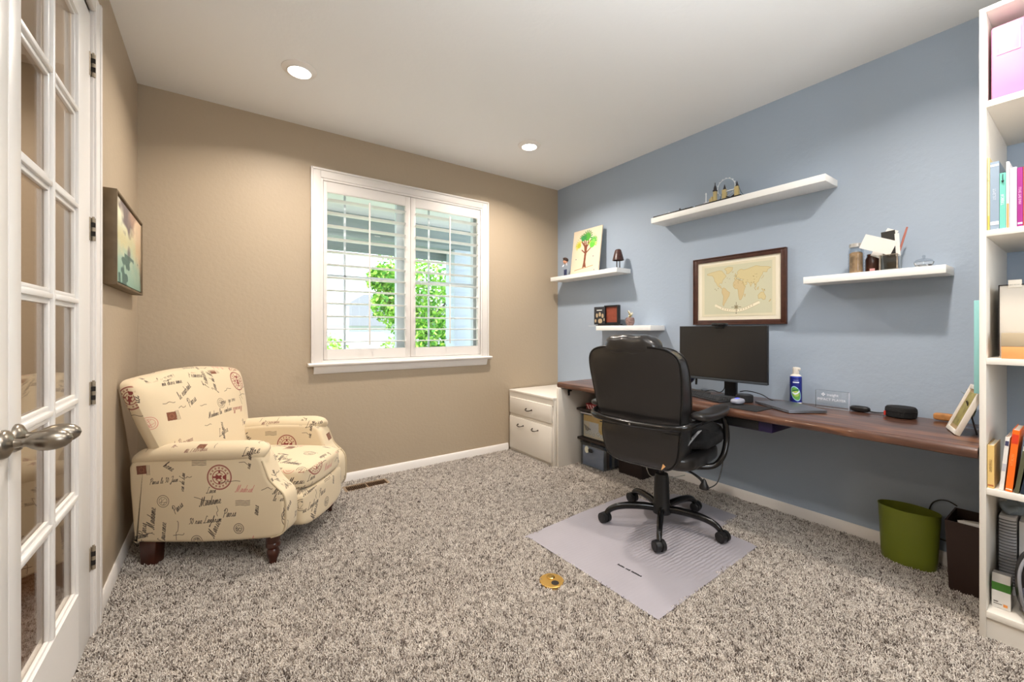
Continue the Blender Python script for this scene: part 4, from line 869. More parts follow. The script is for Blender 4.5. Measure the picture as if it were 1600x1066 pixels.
obj('can', MB().lathe([(0, .7505), (.031, .7505), (.0325, .754), (.0325, .912), (.03, .922), (.022, .928), (0, .93)], (cx_, cy_, 0), 36), print_mat('can_label', can_print(), .3), cn,
    uv=lambda c: ((math.atan2(c.y-cy_, c.x-cx_)/(2*PI)-.308+.0) % 1.0, (c.z-.754)/.16))
obj('rim', MB().lathe([(.0305, .7503), (.0335, .7503), (.034, .757), (.0325, .759)], (cx_, cy_, 0), 36), M_white, cn)
obj('shoulder', MB().lathe([(.031, .921), (.024, .93), (.018, .932), (0, .932)], (cx_, cy_, 0), 36), M_white, cn)
obj('nozzle', MB().lathe([(0, .931), (.017, .931), (.018, .94), (.016, .958), (.018, .968), (.015, .976), (0, .978)], (cx_, cy_, 0), 20).box(cx_-.010, cx_+.010, cy_-.026, cy_, .957, .975, .006), M_white, cn)
# acrylic award
aw = thing('acrylic_award', 'clear acrylic award block engraved IMPACT PLAYER on the desk', 'award', (-.08, -2.52, .75))
M_acr = mat('acrylic', (255, 255, 255), .02, trans=1, ior=1.49)
obj('block', MB().box(-.098, -.078, -2.605, -2.442, .7505, .853, .0015, 1), M_acr, aw)
M_eng = mat('engraving_white', (236, 240, 248), .6)
textmesh('engraved_name', '\u2756 insight', .022, frame((-.0995, -2.515, .829), (0, -1, 0), (0, 0, 1)), M_eng, aw, .0004)
textmesh('engraved_title', 'IMPACT PLAYER', .0195, frame((-.0995, -2.523, .801), (0, -1, 0), (0, 0, 1)), M_eng, aw, .0004)
obj('polished_edge', MB().box(-.099, -.077, -2.6065, -2.605, .7505, .853, .0005, 1), mat('edge_bright', (225, 230, 245), .2), aw)
hsn = thing('black_strap_handle', 'black padded handle with strap lying on desk beside the award', 'strap', (-.07, -2.68, .75))
obj('grip', MB().puff((-.08, -2.652, .7675), (.022, .045, .0168), 3, 8, lambda v: Vector((v.x, v.y, v.z-.05*(abs(v.y+2.62))*0))), M_black, hsn)
obj('strap', MB().tube([(-.08, -2.675, .764), (-.075, -2.71, .756), (-.07, -2.74, .758), (-.065, -2.765, .764)], .006, 8, 5, flat=(1.5, .5)), M_black, hsn)
pc_ = thing('round_black_case', 'round black zip case with a red tab on the desk', 'case', (-.065, -2.815, .75))
obj('case', MB().lathe([(0, .7505), (.056, .7505), (.062, .756), (.064, .775), (.063, .798), (.057, .806), (0, .808)], (-.085, -2.825, 0), 32), M_cloth, pc_)
obj('zip_seam', MB().tube([(-.085+.0642*math.cos(t), -2.825+.0642*math.sin(t), .785) for t in np.linspace(0, 2*PI, 25)], .0015, 6, 1), M_black, pc_)
obj('tab', MB().box(-.125, -.113, -2.772, -2.764, .757, .780, .001), mat('red_tab', (190, 50, 40), .6), pc_, label='small red tab')
wpk = tag(obj('wooden_block', MB().puff((-.04, -2.965, .7685), (.02, .05, .0175), 5, 8), mat('light_oak', (176, 122, 70), .55, noise=.2, nscale=40)), 'small light brown wooden block on desk behind the photo frame', 'block')
wpk.location.z += .004; wpk.location.y -= .025
# leaning photo frame
pf = thing('photo_frame', 'white framed picture leaning against the bookcase side on the desk', 'picture frame', (-.32, -3.06, .75))
rt = R('X', -0.0)
tilt = R('Z', 18) @ R('X', 21); pv = (-.32, -3.048, .752)
def tb(m, x0, x1, z0, z1, y0, y1, bev=.001): return m.box(x0, x1, -3.048+y0, -3.048+y1, .752+z0, .752+z1, bev, 2, tilt, pv)
m = MB(); W0, W1, HH = -.405, -.235, .225
for q in ((W0, W0+.018, 0, HH), (W1-.018, W1, 0, HH), (W0+.018, W1-.018, 0, .018), (W0+.018, W1-.018, HH-.018, HH)): tb(m, q[0], q[1], q[2], q[3], -.009, .009, .002)
obj('frame', m, M_white, pf)
obj('mount', tb(MB(), W0+.016, W1-.016, .016, HH-.016, -.004, .002), mat('mount_wood', (176, 150, 112), .7), pf)
obj('print', tb(MB(), W0+.034, W1-.034, .034, HH-.034, .002, .004), mat('olive_print', (150, 140, 84), .7, noise=.35, nscale=26), pf)
obj('easel_back', MB().box(-.33, -.31, -3.125, -3.121, .752, .90, .001, 2, R('X', -12), (-.32, -3.12, .752)), M_brown, pf)
tb_ = tag(obj('turquoise_board', MB().box(-.44, -.30, -3.152, -3.128, .945, 1.335, .002, 2), mat('turquoise', (150, 208, 208), .5)), 'turquoise board standing against bookcase side above the photo frame', 'board')
sg = thing('desk_plant', 'dusty green leafy sprig in a glass behind the leaning photo frame', 'plant', (-.16, -3.09, .75))
obj('vase', MB().lathe([(0, .7505), (.028, .7505), (.032, .77), (.034, .83), (.03, .84), (.027, .838), (.03, .80), (.025, .757), (0, .757)], (-.15, -3.09, 0), 20), M_clear, sg)
M_sage = mat('sage_leaf', (128, 134, 96), .7); M_dry = mat('dry_leaf', (176, 160, 116), .75)
def leaf(b, tip, w=.012, m=None, n=5):
    b = Vector(b); tip = Vector(tip); d = tip-b; sd = d.cross(Vector((0, 0, 1))); sd = (sd.normalized() if sd.length > 1e-4 else Vector((1, 0, 0))); up = sd.cross(d).normalized(); vs = []; fs = []
    for i in range(n+1):
        t = i/n; ww = w*math.sin(PI*min(.97, t*.92+.05)); c = b+d*t+up*(.15*d.length*math.sin(t*PI)); vs += [c-sd*ww, c+up*ww*.25, c+sd*ww]
    for i in range(n): k = i*3; fs += [(k, k+1, k+4, k+3), (k+1, k+2, k+5, k+4)]
    N = len(vs); vs += [Vector(v)-up*.0008 for v in vs]; fs += [tuple(N+i for i in f[::-1]) for f in fs]
    return MB().add(vs, fs)
rg = random.Random(4)
for i in range(12):
    a = rg.uniform(0, 6.28); r = rg.uniform(.015, .055); z = .86+rg.uniform(0, .085)
    obj('leaf', leaf((-.15, -3.09, .80+.03*rg.random()), (-.15+r*math.cos(a), max(-3.14, -3.09+r*math.sin(a)), z), .012), M_sage if i % 3 else M_dry, sg)

# ------------------------------------------------------------------ map picture
def world_map():
    W_, H_ = 600, 440; cv = Canvas(W_, H_, (222, 214, 186)); f = lambda P: [(30+(lo+180)/360*540*1.0, 70+(la+60)/145*340) for lo, la in P]
    cv.a[20:420, 24:576] = np.array((206, 204, 176))/255
    C1, C2 = (214, 188, 120), (186, 160, 104)
    L = [[(-168, 66), (-140, 70), (-120, 72), (-95, 74), (-80, 72), (-65, 60), (-55, 52), (-66, 45), (-75, 38), (-81, 27), (-90, 30), (-97, 26), (-95, 18), (-88, 20), (-84, 11), (-79, 8), (-92, 14), (-105, 20), (-112, 30), (-122, 37), (-125, 48), (-135, 58), (-152, 60), (-165, 62)],
         [(-55, 60), (-42, 60), (-22, 70), (-18, 80), (-45, 83), (-65, 78), (-52, 68)],
         [(-79, 8), (-70, 12), (-60, 8), (-50, 0), (-35, -7), (-39, -18), (-48, -27), (-58, -38), (-65, -45), (-70, -54), (-75, -48), (-72, -30), (-71, -18), (-80, -5)],
         [(-16, 14), (-16, 25), (-6, 35), (10, 37), (20, 32), (32, 31), (38, 20), (44, 11), (51, 11), (42, -3), (40, -15), (34, -25), (26, -34), (18, -34), (13, -20), (10, -2), (8, 4), (-6, 5)],
         [(-9, 38), (-8, 44), (0, 48), (5, 53), (10, 57), (5, 61), (15, 68), (28, 71), (40, 67), (60, 69), (80, 73), (105, 77), (130, 72), (160, 70), (178, 66), (162, 60), (158, 52), (140, 54), (135, 44), (127, 38), (121, 31), (117, 23), (107, 19), (106, 10), (101, 3), (98, 15), (91, 22), (82, 16), (77, 8), (72, 20), (62, 25), (56, 26), (58, 18), (44, 13), (36, 28), (35, 36), (27, 37), (23, 37), (16, 41), (12, 44), (3, 43), (-1, 37)],
         [(114, -22), (122, -17), (131, -12), (137, -13), (142, -11), (146, -19), (153, -27), (149, -37), (140, -38), (131, -32), (117, -34)],
         [(95, 5), (105, -5), (102, -4)], [(109, 1), (118, 6), (116, -3), (111, -3)], [(132, -1), (146, -5), (149, -10), (138, -8)], [(130, 32), (140, 37), (143, 43), (138, 36)], [(-8, 51), (-3, 58), (1, 52), (-5, 50)], [(44, -16), (50, -16), (46, -25)], [(168, -45), (175, -38), (178, -38), (172, -44)], [(-24, 64), (-14, 65), (-18, 63)]]
    for i, P in enumerate(L):
        q = f(P); cv.poly(q, (214, 196, 142) if i not in (2, 3) else (208, 182, 132), .75); cv.line(q+[q[0]], 1.1, C2, .9)
    rg = random.Random(2)
    for i in range(26): x, y = rg.uniform(200, 460), rg.uniform(240, 330); cv.line([(x, y), (x+rg.uniform(4, 9), y)], 1, (110, 86, 50), .7)
    for x, y in ((120, 232), (132, 222), (148, 236), (316, 300), (330, 296), (305, 306), (420, 262), (450, 246), (520, 200)): cv.dot(x, y, 3, (96, 74, 42), .8)
    # ribbon banner and compass rose
    P = cr([(130, 92), (190, 62), (250, 50), (300, 46), (360, 54), (420, 78), (480, 104)], 6); cv.line(P, 12, (238, 230, 204)); cv.line([(x, y-12) for x, y in P], .8, (170, 150, 110)); cv.line([(x, y+12) for x, y in P], .8, (170, 150, 110))
    for i in range(5, len(P)-5, 2):
        x, y = P[i]; cv.line([(x-2, y-4), (x-2, y+4), (x+3, y+4)], 1.1, (120, 96, 60), .8)
    for k in range(8): a = k*PI/4; r = 40 if k % 2 == 0 else 22; cv.line([(300, 74), (300+r*math.cos(a), 74+r*math.sin(a))], 1.8, (120, 104, 70), .85)
    cv.dot(300, 24, 4, (70, 56, 40)); cv.ring(300, 74, 12, 1.2, (120, 104, 70)); return cv.image('world_map')
mf = thing('framed_map', 'antique style world map in a dark brown frame above the monitor', 'picture', (0, -1.93, 1.25))
ya, yb, za, zb = -2.257, -1.609, 1.25, 1.751; fw = .034; m = MB()
for q in ((ya, ya+fw, za, zb), (yb-fw, yb, za, zb), (ya+fw, yb-fw, za, za+fw), (ya+fw, yb-fw, zb-fw, zb)): m.box(-.024, -.002, *q, .003)
for q in ((ya, ya+.008, za, zb), (yb-.008, yb, za, zb), (ya, yb, za, za+.008), (ya, yb, zb-.008, zb)): m.box(-.029, -.022, *q, .002)
obj('frame', m, mat('walnut_frame', (72, 42, 32), .4, noise=.2, nscale=30), mf)
obj('mat_board', MB().box(-.014, -.004, ya+.03, yb-.03, za+.03, zb-.03), mat('cream_mount', (236, 228, 208), .8), mf)
my0, my1, mz0, mz1 = -2.19, -1.675, 1.31, 1.697
obj('print', MB().box(-.0155, -.0138, my0, my1, mz0, mz1), print_mat('map_print', world_map(), .7), mf, uv=lambda c: ((my1-c.y)/(my1-my0), (c.z-mz0)/(mz1-mz0)))

# ------------------------------------------------------------------ floating shelves
def fshelf(y0, y1, z0, z1, label):
    return tag(obj('floating_shelf', MB().box(-.19, -.0005, y0, y1, z0, z1, .0015), M_shelfw), label, 'shelf', 'white floating shelves')
fshelf(-.99, -.10, 1.72, 1.76, 'white floating shelf nearest the room corner, holding the tree print')
fshelf(-2.524, -1.345, 2.068, 2.109, 'longest and highest white floating shelf, holding the toy skylines')
fshelf(-3.008, -2.413, 1.485, 1.525, 'white floating shelf nearest the bookcase, holding jars')
fshelf(-1.341, -.746, 1.207, 1.249, 'lowest white floating shelf, just above the office chair')
# shelf A
fg = thing('figurine', 'small dark-haired toy figure in blue trousers beside the tree print', 'figurine', (-.13, -.265, 1.76))
M_skin = mat('toy_skin', (205, 150, 120), .5); M_hair = mat('toy_hair', (50, 32, 26), .5); M_jean = mat('toy_trousers', (44, 52, 84), .6); M_shirt = mat('toy_shirt', (210, 212, 222), .6)
fx, fy = -.13, -.265
obj('body', MB().tube([(fx, fy, 1.825), (fx, fy, 1.85), (fx, fy, 1.885)], [.017, .020, .014], 12, 3, flat=(1, .75)).tube([(fx-.005, fy+.018, 1.88), (fx-.02, fy+.024, 1.86), (fx-.028, fy+.006, 1.862)], .006, 8, 4).tube([(fx-.005, fy-.018, 1.88), (fx-.01, fy-.032, 1.872), (fx-.014, fy-.026, 1.895)], .006, 8, 4), M_shirt, fg)
for s in (-1, 1): obj('leg', MB().tube([(fx, fy+s*.009, 1.83), (fx, fy+s*.010, 1.79), (fx, fy+s*.011, 1.7675)], [.0095, .0085, .0075], 10, 3).puff((fx-.006, fy+s*.011, 1.7655), (.014, .008, .0052), 3, 4), M_jean, fg)
obj('head', MB().puff((fx, fy, 1.913), (.023, .022, .027), 2.2, 8).puff((fx-.024, fy, 1.908), (.004, .003, .005), 2, 3), M_skin, fg)
obj('hair', MB().puff((fx+.004, fy, 1.927), (.026, .027, .023), 2.3, 8).puff((fx-.006, fy, 1.943), (.02, .022, .010), 2.2, 6), M_hair, fg)
def tree_print():
    W_, H_ = 200, 240; cv = Canvas(W_, H_, (232, 214, 188)); BR = (122, 66, 44)
    cv.poly([(84, 30), (90, 60), (93, 110), (86, 145), (62, 175), (66, 179), (94, 152), (92, 185), (98, 186), (103, 150), (132, 182), (136, 178), (108, 140), (107, 118), (138, 140), (141, 136), (106, 108), (104, 60), (112, 32), (98, 36)], BR)
    cv.line([(93, 112), (70, 130)], 3, BR); cv.line([(88, 160), (80, 190)], 3, BR); cv.line([(110, 160), (118, 192)], 3, BR)
    cv.line([(30, 24), (80, 30), (110, 32), (160, 38)], 1.6, (170, 130, 90))
    for x, y, r, c, fin in ((104, 196, 22, (84, 170, 60), (40, 130, 60)), (142, 150, 18, (110, 200, 70), (150, 210, 70)), (48, 156, 14, (186, 190, 60), (206, 200, 80)), (150, 168, 12, (130, 205, 90), (90, 180, 80)), (74, 190, 14, (60, 150, 80), (60, 140, 70))):
        cv.dot(x, y, r, c)
        for k in range(9):
            a = k*.4-.3+ (0 if x > 60 else 1.2); cv.line([(x+r*math.cos(a), y+r*math.sin(a)), (x+(r+13)*math.cos(a), y+(r+13)*math.sin(a))], 2.8, fin, .9)
    for k in range(18):
        a = -.2+k*.2; cv.line([(100+66*math.cos(a), 160+52*math.sin(a)), (100+78*math.cos(a), 160+62*math.sin(a))], 1.2, (186, 180, 120), .8)
    for x, y in ((34, 84), (156, 86), (170, 14)): cv.dot(x, y, 3, (90, 80, 110))
    return cv.image('tree_print')
tp = thing('tree_print', 'tall cream canvas print of a tree with green handprint leaves', 'picture', (-.07, -.51, 1.76))
tl = R('Y', 7.5); pv = (-.115, -.51, 1.761)
obj('canvas', MB().box(-.115, -.103, -.702, -.318, 1.761, 2.215, .001, 2, tl, pv), print_mat('tree_canvas', tree_print(), .75), tp, uv=lambda c: ((-.318-c.y)/.384, (c.z-1.761)/.452))
tlp = thing('tealight_lamp', 'small dark brown lamp with a cone shade on two stems, right end of shelf', 'lamp', (-.10, -.93, 1.76))
obj('lamp_shade', MB().lathe([(.052, 1.836), (.028, 1.926), (.02, 1.934), (.018, 1.928), (.025, 1.922), (.048, 1.836), (.052, 1.836)], (-.10, -.93, 0), 24), mat('mosaic_shade', (66, 40, 36), .35, noise=.5, nscale=60), tlp)
obj('stem', MB().cyl((-.10, -.915, 1.766), (-.10, -.915, 1.862), .004, seg=8).cyl((-.10, -.948, 1.766), (-.10, -.948, 1.862), .004, seg=8).lathe([(0, 1.7602), (.03, 1.7602), (.03, 1.766), (0, 1.767)], (-.10, -.9315, 0), 20).cyl((-.10, -.948, 1.862), (-.10, -.915, 1.862), .004, seg=8).cyl((-.10, -.9315, 1.86), (-.10, -.9315, 1.93), .003, seg=8), mat('dark_bronze', (52, 40, 38), .4, .6), tlp)
# shelf D
pc = thing('paw_card', 'black card with a pale paw print on the lowest floating shelf', 'card', (-.11, -.735, 1.249))
obj('card', MB().box(-.13, -.126, -.80, -.665, 1.256, 1.42, .0008), mat('card_black', (42, 42, 46), .6), pc)
for y, z, a, b_ in ((-.772, 1.335, .013, .02), (-.738, 1.35, .014, .021), (-.702, 1.34, .013, .02), (-.742, 1.288, .026, .022), (-.79, 1.30, .007, .014), (-.684, 1.29, .011, .016)):
    obj('pebble_print', MB().puff((-.1305, y, z), (.0012, a, b_), 2.2, 4), mat('pebble_beige', (176, 156, 126), .7) if 'pebble_beige' not in bpy.data.materials else bpy.data.materials['pebble_beige'], pc)
obj('text_line', MB().box(-.1312, -.1302, -.765, -.70, 1.385, 1.392), M_paper, pc)
pfm = thing('rust_frame', 'small black box frame with a rust red panel beside the paw card', 'picture frame', (-.10, -.86, 1.249))
m = MB()
for q in ((-.945, -.93, 1.266, 1.437), (-.792, -.777, 1.266, 1.437), (-.93, -.792, 1.266, 1.281), (-.93, -.792, 1.422, 1.437)): m.box(-.118, -.085, *q, .002)
obj('frame', m, M_black, pfm)
obj('panel', MB().box(-.105, -.09, -.932, -.790, 1.279, 1.424), mat('rust_panel', (136, 66, 46), .6, noise=.15, nscale=30), pfm)
tag(obj('black_stand_bar', MB().box(-.16, -.06, -.965, -.715, 1.2495, 1.2555, .001).box(-.14, -.075, -.96, -.72, 1.2555, 1.2655, .003), M_black), 'low black stand under the paw card and rust frame', 'stand')
pc.location.z = 1.2555
pp_ = thing('small_potted_flower', 'tiny mottled pot of cream artificial flowers on lowest shelf', 'plant', (-.09, -1.055, 1.249))
obj('pot', MB().lathe([(0, 1.2495), (.024, 1.2495), (.034, 1.262), (.039, 1.285), (.036, 1.312), (.03, 1.32), (.027, 1.315), (0, 1.31)], (-.09, -1.055, 0), 20), mat('mottled_pot', (130, 104, 98), .5, noise=.5, nscale=90), pp_)
M_cream = mat('cream_petal', (232, 222, 188), .7); rg = random.Random(8)
for i in range(14):
    a = i*2.4; r = .02+.02*rg.random(); z = 1.335+.05*rg.random()-(.03 if i % 4 == 0 else 0)
    obj('petal', leaf((-.09, -1.055, 1.312), (-.09+r*math.cos(a), -1.055+r*math.sin(a), z), .010), M_cream, pp_)
tag(obj('white_tray_sheet', MB().box(-.188, -.02, -.96, -.648, 1.2492, 1.2494).box(-.188, -.02, -.745, -.648, 1.2475, 1.2494), M_paper), 'thin white sheet sticking out over left end of lowest shelf', 'sheet')
# shelf B: brick-built skylines
M_bk = mat('toy_black_base', (26, 27, 28), .35); M_tan = mat('toy_tan_brick', (206, 186, 132), .4); M_grey = mat('toy_grey_brick', (120, 126, 132), .4); M_tw = mat('toy_white_brick', (232, 236, 240), .35); M_dkb = mat('toy_dark_brick', (50, 46, 50), .4)
sk = thing('toy_city_skyline', 'brick-built toy skyline with clock tower, wheel and bridge on the top shelf', 'model', (-.11, -1.9, 2.109))
obj('base_plate', MB().box(-.183, -.055, -2.045, -1.72, 2.1095, 2.120, .001), M_bk, sk)
def bricks(m, x0, x1, y0, y1, z0, z1, h=.0096):
    n = max(1, round((z1-z0)/h)); hh = (z1-z0)/n
    for i in range(n): m.box(x0, x1, y0, y1, z0+i*hh+.0003, z0+(i+1)*hh-.0003, .0006, 1)
    return m
obj('clock_tower', bricks(MB(), -.128, -.108, -1.845, -1.825, 2.12, 2.205), M_tan, sk)
obj('clock_top', bricks(MB(), -.130, -.106, -1.847, -1.823, 2.205, 2.216).lathe([(.012, 2.216), (.009, 2.235), (.003, 2.25), (.002, 2.268), (0, 2.27)], (-.118, -1.835, 0), 8), M_dkb, sk)
obj('parliament', bricks(MB(), -.13, -.09, -1.823, -1.795, 2.12, 2.16).box(-.12, -.10, -1.815, -1.803, 2.16, 2.175, .001), M_tan, sk)
obj('column_monument', bricks(MB(), -.13, -.10, -1.795, -1.755, 2.12, 2.142).lathe([(.006, 2.142), (.004, 2.147), (.0035, 2.2), (.006, 2.203), (.003, 2.212), (0, 2.214)], (-.12, -1.768, 0), 10), M_tw, sk)
obj('wheel', MB().tube([(-.075, -1.892+.062*math.cos(t), 2.228+.062*math.sin(t)) for t in np.linspace(0, 2*PI, 33)], .0022, 6, 1), M_tw, sk)
wsp = MB()
for k in range(16): t = 2*PI*k/16; wsp.box(-.079, -.071, -1.892+.065*math.cos(t)-.004, -1.892+.065*math.cos(t)+.004, 2.228+.065*math.sin(t)-.003, 2.228+.065*math.sin(t)+.003, .0008, 1)
obj('capsules', wsp, M_tw, sk)
obj('wheel_stand', MB().tube([(-.06, -1.87, 2.12), (-.072, -1.892, 2.228), (-.06, -1.914, 2.12)], .002, 6, 1), M_tw, sk)
for y in (-1.902, -1.988):
    tw = obj('bridge_tower', bricks(MB(), -.128, -.104, y-.013, y+.013, 2.135, 2.20), M_tan, sk)
    obj('tower_roof', MB().lathe([(.014, 2.20), (.008, 2.215), (.003, 2.232), (0, 2.24)], (-.116, y, 0), 4), M_dkb, tw)
    obj('pier', bricks(MB(), -.132, -.10, y-.016, y+.016, 2.12, 2.135), M_dkb, tw)
obj('walkway', MB().box(-.122, -.112, -1.975, -1.915, 2.182, 2.189, .001), M_tw, sk)
obj('bascule', MB().box(-.124, -.108, -1.945, -1.915, 2.140, 2.145, .001, 1, R('X', 28)).box(-.124, -.108, -1.975, -1.945, 2.140, 2.145, .001, 1, R('X', -28)), M_dkb, sk)
obj('stay_cables', MB().tube([(-.116, -2.0, 2.20), (-.116, -2.015, 2.155), (-.116, -2.04, 2.122)], .002, 6, 3).tube([(-.116, -1.889, 2.195), (-.116, -1.875, 2.15), (-.116, -1.86, 2.122)], .002, 6, 3), mat('teal_cable', (60, 84, 96), .4), sk)
sk2 = thing('toy_flat_skyline', 'low black toy skyline base with tiny towers, left end of the top shelf', 'model', (-.11, -1.53, 2.109))
obj('base_plate', MB().box(-.187, -.09, -1.70, -1.362, 2.1095, 2.119, .001), M_bk, sk2)
m = MB(); rg = random.Random(11)
for k, (y, h) in enumerate(((-1.47, .022), (-1.49, .008), (-1.505, .008), (-1.45, .006), (-1.66, .006), (-1.64, .005))): bricks(m, -.135, -.12, y-.005, y+.005, 2.119, 2.119+h)
obj('tiny_blocks', m, M_tw, sk2)
m = MB()
for k, (y, h) in enumerate(((-1.54, .014), (-1.56, .03), (-1.585, .012), (-1.61, .02), (-1.68, .008))): m.box(-.13, -.122, y-.004, y+.004, 2.119, 2.119+h, .0006, 1)
obj('tiny_towers', m, M_dkb, sk2)
# shelf C
jr = thing('sand_jar', 'ribbed glass jar of tan sand and shells on the shelf by the bookcase', 'jar', (-.12, -2.645, 1.525))
prf = [(0, 1.5255), (.03, 1.5255)]
for k in range(7): prf += [(.036, 1.532+k*.017), (.0335, 1.540+k*.017)]
prf += [(.034, 1.655), (.028, 1.668), (.03, 1.674), (.03, 1.688), (.026, 1.688)]
obj('glass', MB().lathe(prf+[(.024, 1.67), (.029, 1.65), (.0305, 1.54), (0, 1.53)], (-.12, -2.645, 0), 28), M_clear, jr)
obj('sand', MB().lathe([(0, 1.531), (.029, 1.531), (.0295, 1.638), (.02, 1.645), (0, 1.648)], (-.12, -2.645, 0), 20), mat('tan_sand', (176, 142, 104), .9, noise=.35, nscale=60), jr)
obj('lid', MB().lathe([(.0, 1.672), (.0305, 1.672), (.0305, 1.69), (.027, 1.693), (0, 1.694)], (-.12, -2.645, 0), 24), mat('silver_lid', (206, 204, 200), .3, .7), jr)
j2 = thing('dark_jar', 'dark brown jar half hidden behind the sand jar', 'jar', (-.075, -2.70, 1.525))
obj('glass', MB().lathe([(0, 1.5255), (.03, 1.5255), (.033, 1.535), (.033, 1.60), (.025, 1.618), (.025, 1.63), (0, 1.63)], (-.07, -2.705, 0), 24), mat('brown_glass', (74, 46, 36), .2), j2)
obj('label', MB().box(-.104, -.101, -2.722, -2.70, 1.532, 1.548), mat('pink_label', (205, 150, 150), .6), j2)
gc = thing('glass_cube_holder', 'square glass holder stuffed with cards and an envelope', 'holder', (-.12, -2.79, 1.525))
m = MB(); x0, x1, y0, y1, z0, z1 = -.155, -.08, -2.828, -2.753, 1.5255, 1.607
for q in ((x0, x1, y0, y1, z0, z0+.008), (x0, x0+.006, y0, y1, z0+.008, z1), (x1-.006, x1, y0, y1, z0+.008, z1), (x0+.006, x1-.006, y0, y0+.006, z0+.008, z1), (x0+.006, x1-.006, y1-.006, y1, z0+.008, z1)): m.box(*q, .001, 1)
obj('glass', m, mat('thick_glass', (235, 235, 228), .02, trans=1, ior=1.5), gc)
obj('corner_bead', MB().tube([(x0-.001, y0+.003, z0), (x0-.001, y0+.003, z1), (x0-.001, y1-.003, z1), (x0-.001, y1-.003, z0)], .0035, 8, 1), mat('stone_edge', (150, 138, 124), .5, noise=.3, nscale=90), gc)
tag(obj('dark_card', MB().box(-.105, -.102, -2.812, -2.755, 1.535, 1.74, .0005, 1, R('X', -4)), mat('dark_slate', (48, 46, 42), .6)), 'dark card standing in the glass holder behind the envelope', 'card')
tag(obj('envelope', MB().box(-.160, -.158, -2.818, -2.678, 1.628, 1.704, .0005, 1, R('Y', -8) @ R('X', 25)), M_paper), 'white envelope lying tilted across the jar and glass holder', 'envelope')
tag(obj('white_card', MB().box(-.098, -.096, -2.785, -2.735, 1.60, 1.755, .0005, 1, R('X', 28)), M_paper), 'white card tilted left, behind the dark card', 'card')
tag(obj('tall_note', MB().box(-.112, -.1105, -2.826, -2.808, 1.60, 1.72, .0005, 1, R('X', -3)), M_paper), 'narrow white paper strip at right of the dark card', 'paper')
tag(obj('red_pen', MB().tube([(-.095, -2.815, 1.60), (-.09, -2.838, 1.70), (-.088, -2.85, 1.75)], [.004, .005, .004], 8, 2), mat('pen_red', (180, 110, 96), .5)), 'dull red pen leaning out of the glass holder', 'pen')
gd = thing('glass_dish', 'small round clear glass dish with knobbed lid at shelf end', 'dish', (-.10, -2.915, 1.525))
obj('bowl', MB().lathe([(0, 1.5255), (.018, 1.5255), (.02, 1.529), (.034, 1.54), (.038, 1.555), (.036, 1.556), (.03, 1.543), (0, 1.533)], (-.10, -2.915, 0), 28), M_glass, gd)
obj('lid', MB().lathe([(.038, 1.556), (.03, 1.568), (.012, 1.574), (.004, 1.577), (.007, 1.584), (.005, 1.591), (0, 1.593)], (-.10, -2.915, 0), 28), M_clear, gd)

# ------------------------------------------------------------------ bookcase
bc = thing('bookcase', 'tall white open bookcase at the right edge of the room', 'bookcase', (-.3, -3.57, 0))
BY0, BY1 = -3.978, -3.162; BT = 2.462; BX = -.60; t = .018
for y in (BY1-t, BY0): obj('side_panel', MB().box(BX, -.006, y, y+t, .008, BT, .001), M_white, bc)
obj('top_panel', MB().box(BX, -.006, BY0+t, BY1-t, BT-t, BT, .001), M_white, bc)
SZ = [.122, .598, 1.102, 1.597, 2.098]
for z in SZ: obj('shelf', MB().box(BX+.001, -.006, BY0+t, BY1-t, z-.024, z, .001), M_white, bc)
obj('plinth', MB().box(BX+.012, BX+.03, BY0+t, BY1-t, .008, .098), M_white, bc)
def book(y0, y1, z, h, col, label, lean=0, x0=-.585, dpt=.17, text=None, tcol=(240, 240, 240), tsz=.008, marks=()):
    b = thing('book', label, 'book', ((x0+dpt/2), (y0+y1)/2, z), group='books in the bookcase')
    rot = R('X', lean); pv = ((x0), y0 if lean > 0 else y0, z+.0005)
    def bx(mb, *q, bev=0): return mb.box(*q, bev, 2, rot, pv)
    zz = z+.001
    cm = mat('book_cover', col, .45)
    m = bx(MB(), x0, x0+.002, y0, y1, zz, zz+h); bx(m, x0+.002, x0+dpt, y0, y0+.0015, zz, zz+h); bx(m, x0+.002, x0+dpt, y1-.0015, y1, zz, zz+h)
    obj('cover', m, cm, b)
    obj('pages', bx(MB(), x0+.0025, x0+dpt-.004, y0+.0016, y1-.0016, zz+.003, zz+h-.004), mat('book_pages', (226, 218, 200), .9), b)
    def onf(y, zc): v = rot @ (Vector((x0-.0006, y, zc))-Vector(pv))+Vector(pv); return v
    if text:
        up = rot @ Vector((0, 1, 0)); rt_ = rot @ Vector((0, 0, -1))   # text runs down the spine
        textmesh('spine_title', text, tsz, frame(onf((y0+y1)/2, zz+h*.52), rt_, up), mat('spine_ink', tcol, .5), b, .0002)
    for (f0, f1, c_) in marks: obj('spine_band', bx(MB(), x0-.0007, x0+.0001, y0+.001, y1-.001, zz+h*f0, zz+h*f1), mat('spine_mark', c_, .5), b)
    return b
z = 1.597
book(-3.1875, -3.1815, z, .282, (226, 204, 140), 'thin pale yellow book, first on the second shelf', marks=((0, .2, (190, 176, 80)), (.68, .69, (180, 150, 90))))
b2 = book(-3.2115, -3.1885, z, .262, (134, 150, 166), 'thick grey-blue book on the second shelf', text='TIMELESS', tcol=(205, 214, 226), tsz=.011, marks=((.93, .96, (215, 224, 236)), (.07, .12, (226, 232, 240))))
b3 = book(-3.228, -3.2125, z, .213, (108, 186, 170), 'mint green book with an arrow bookmark on its spine', text='ROBERT', tcol=(226, 244, 240), tsz=.011)
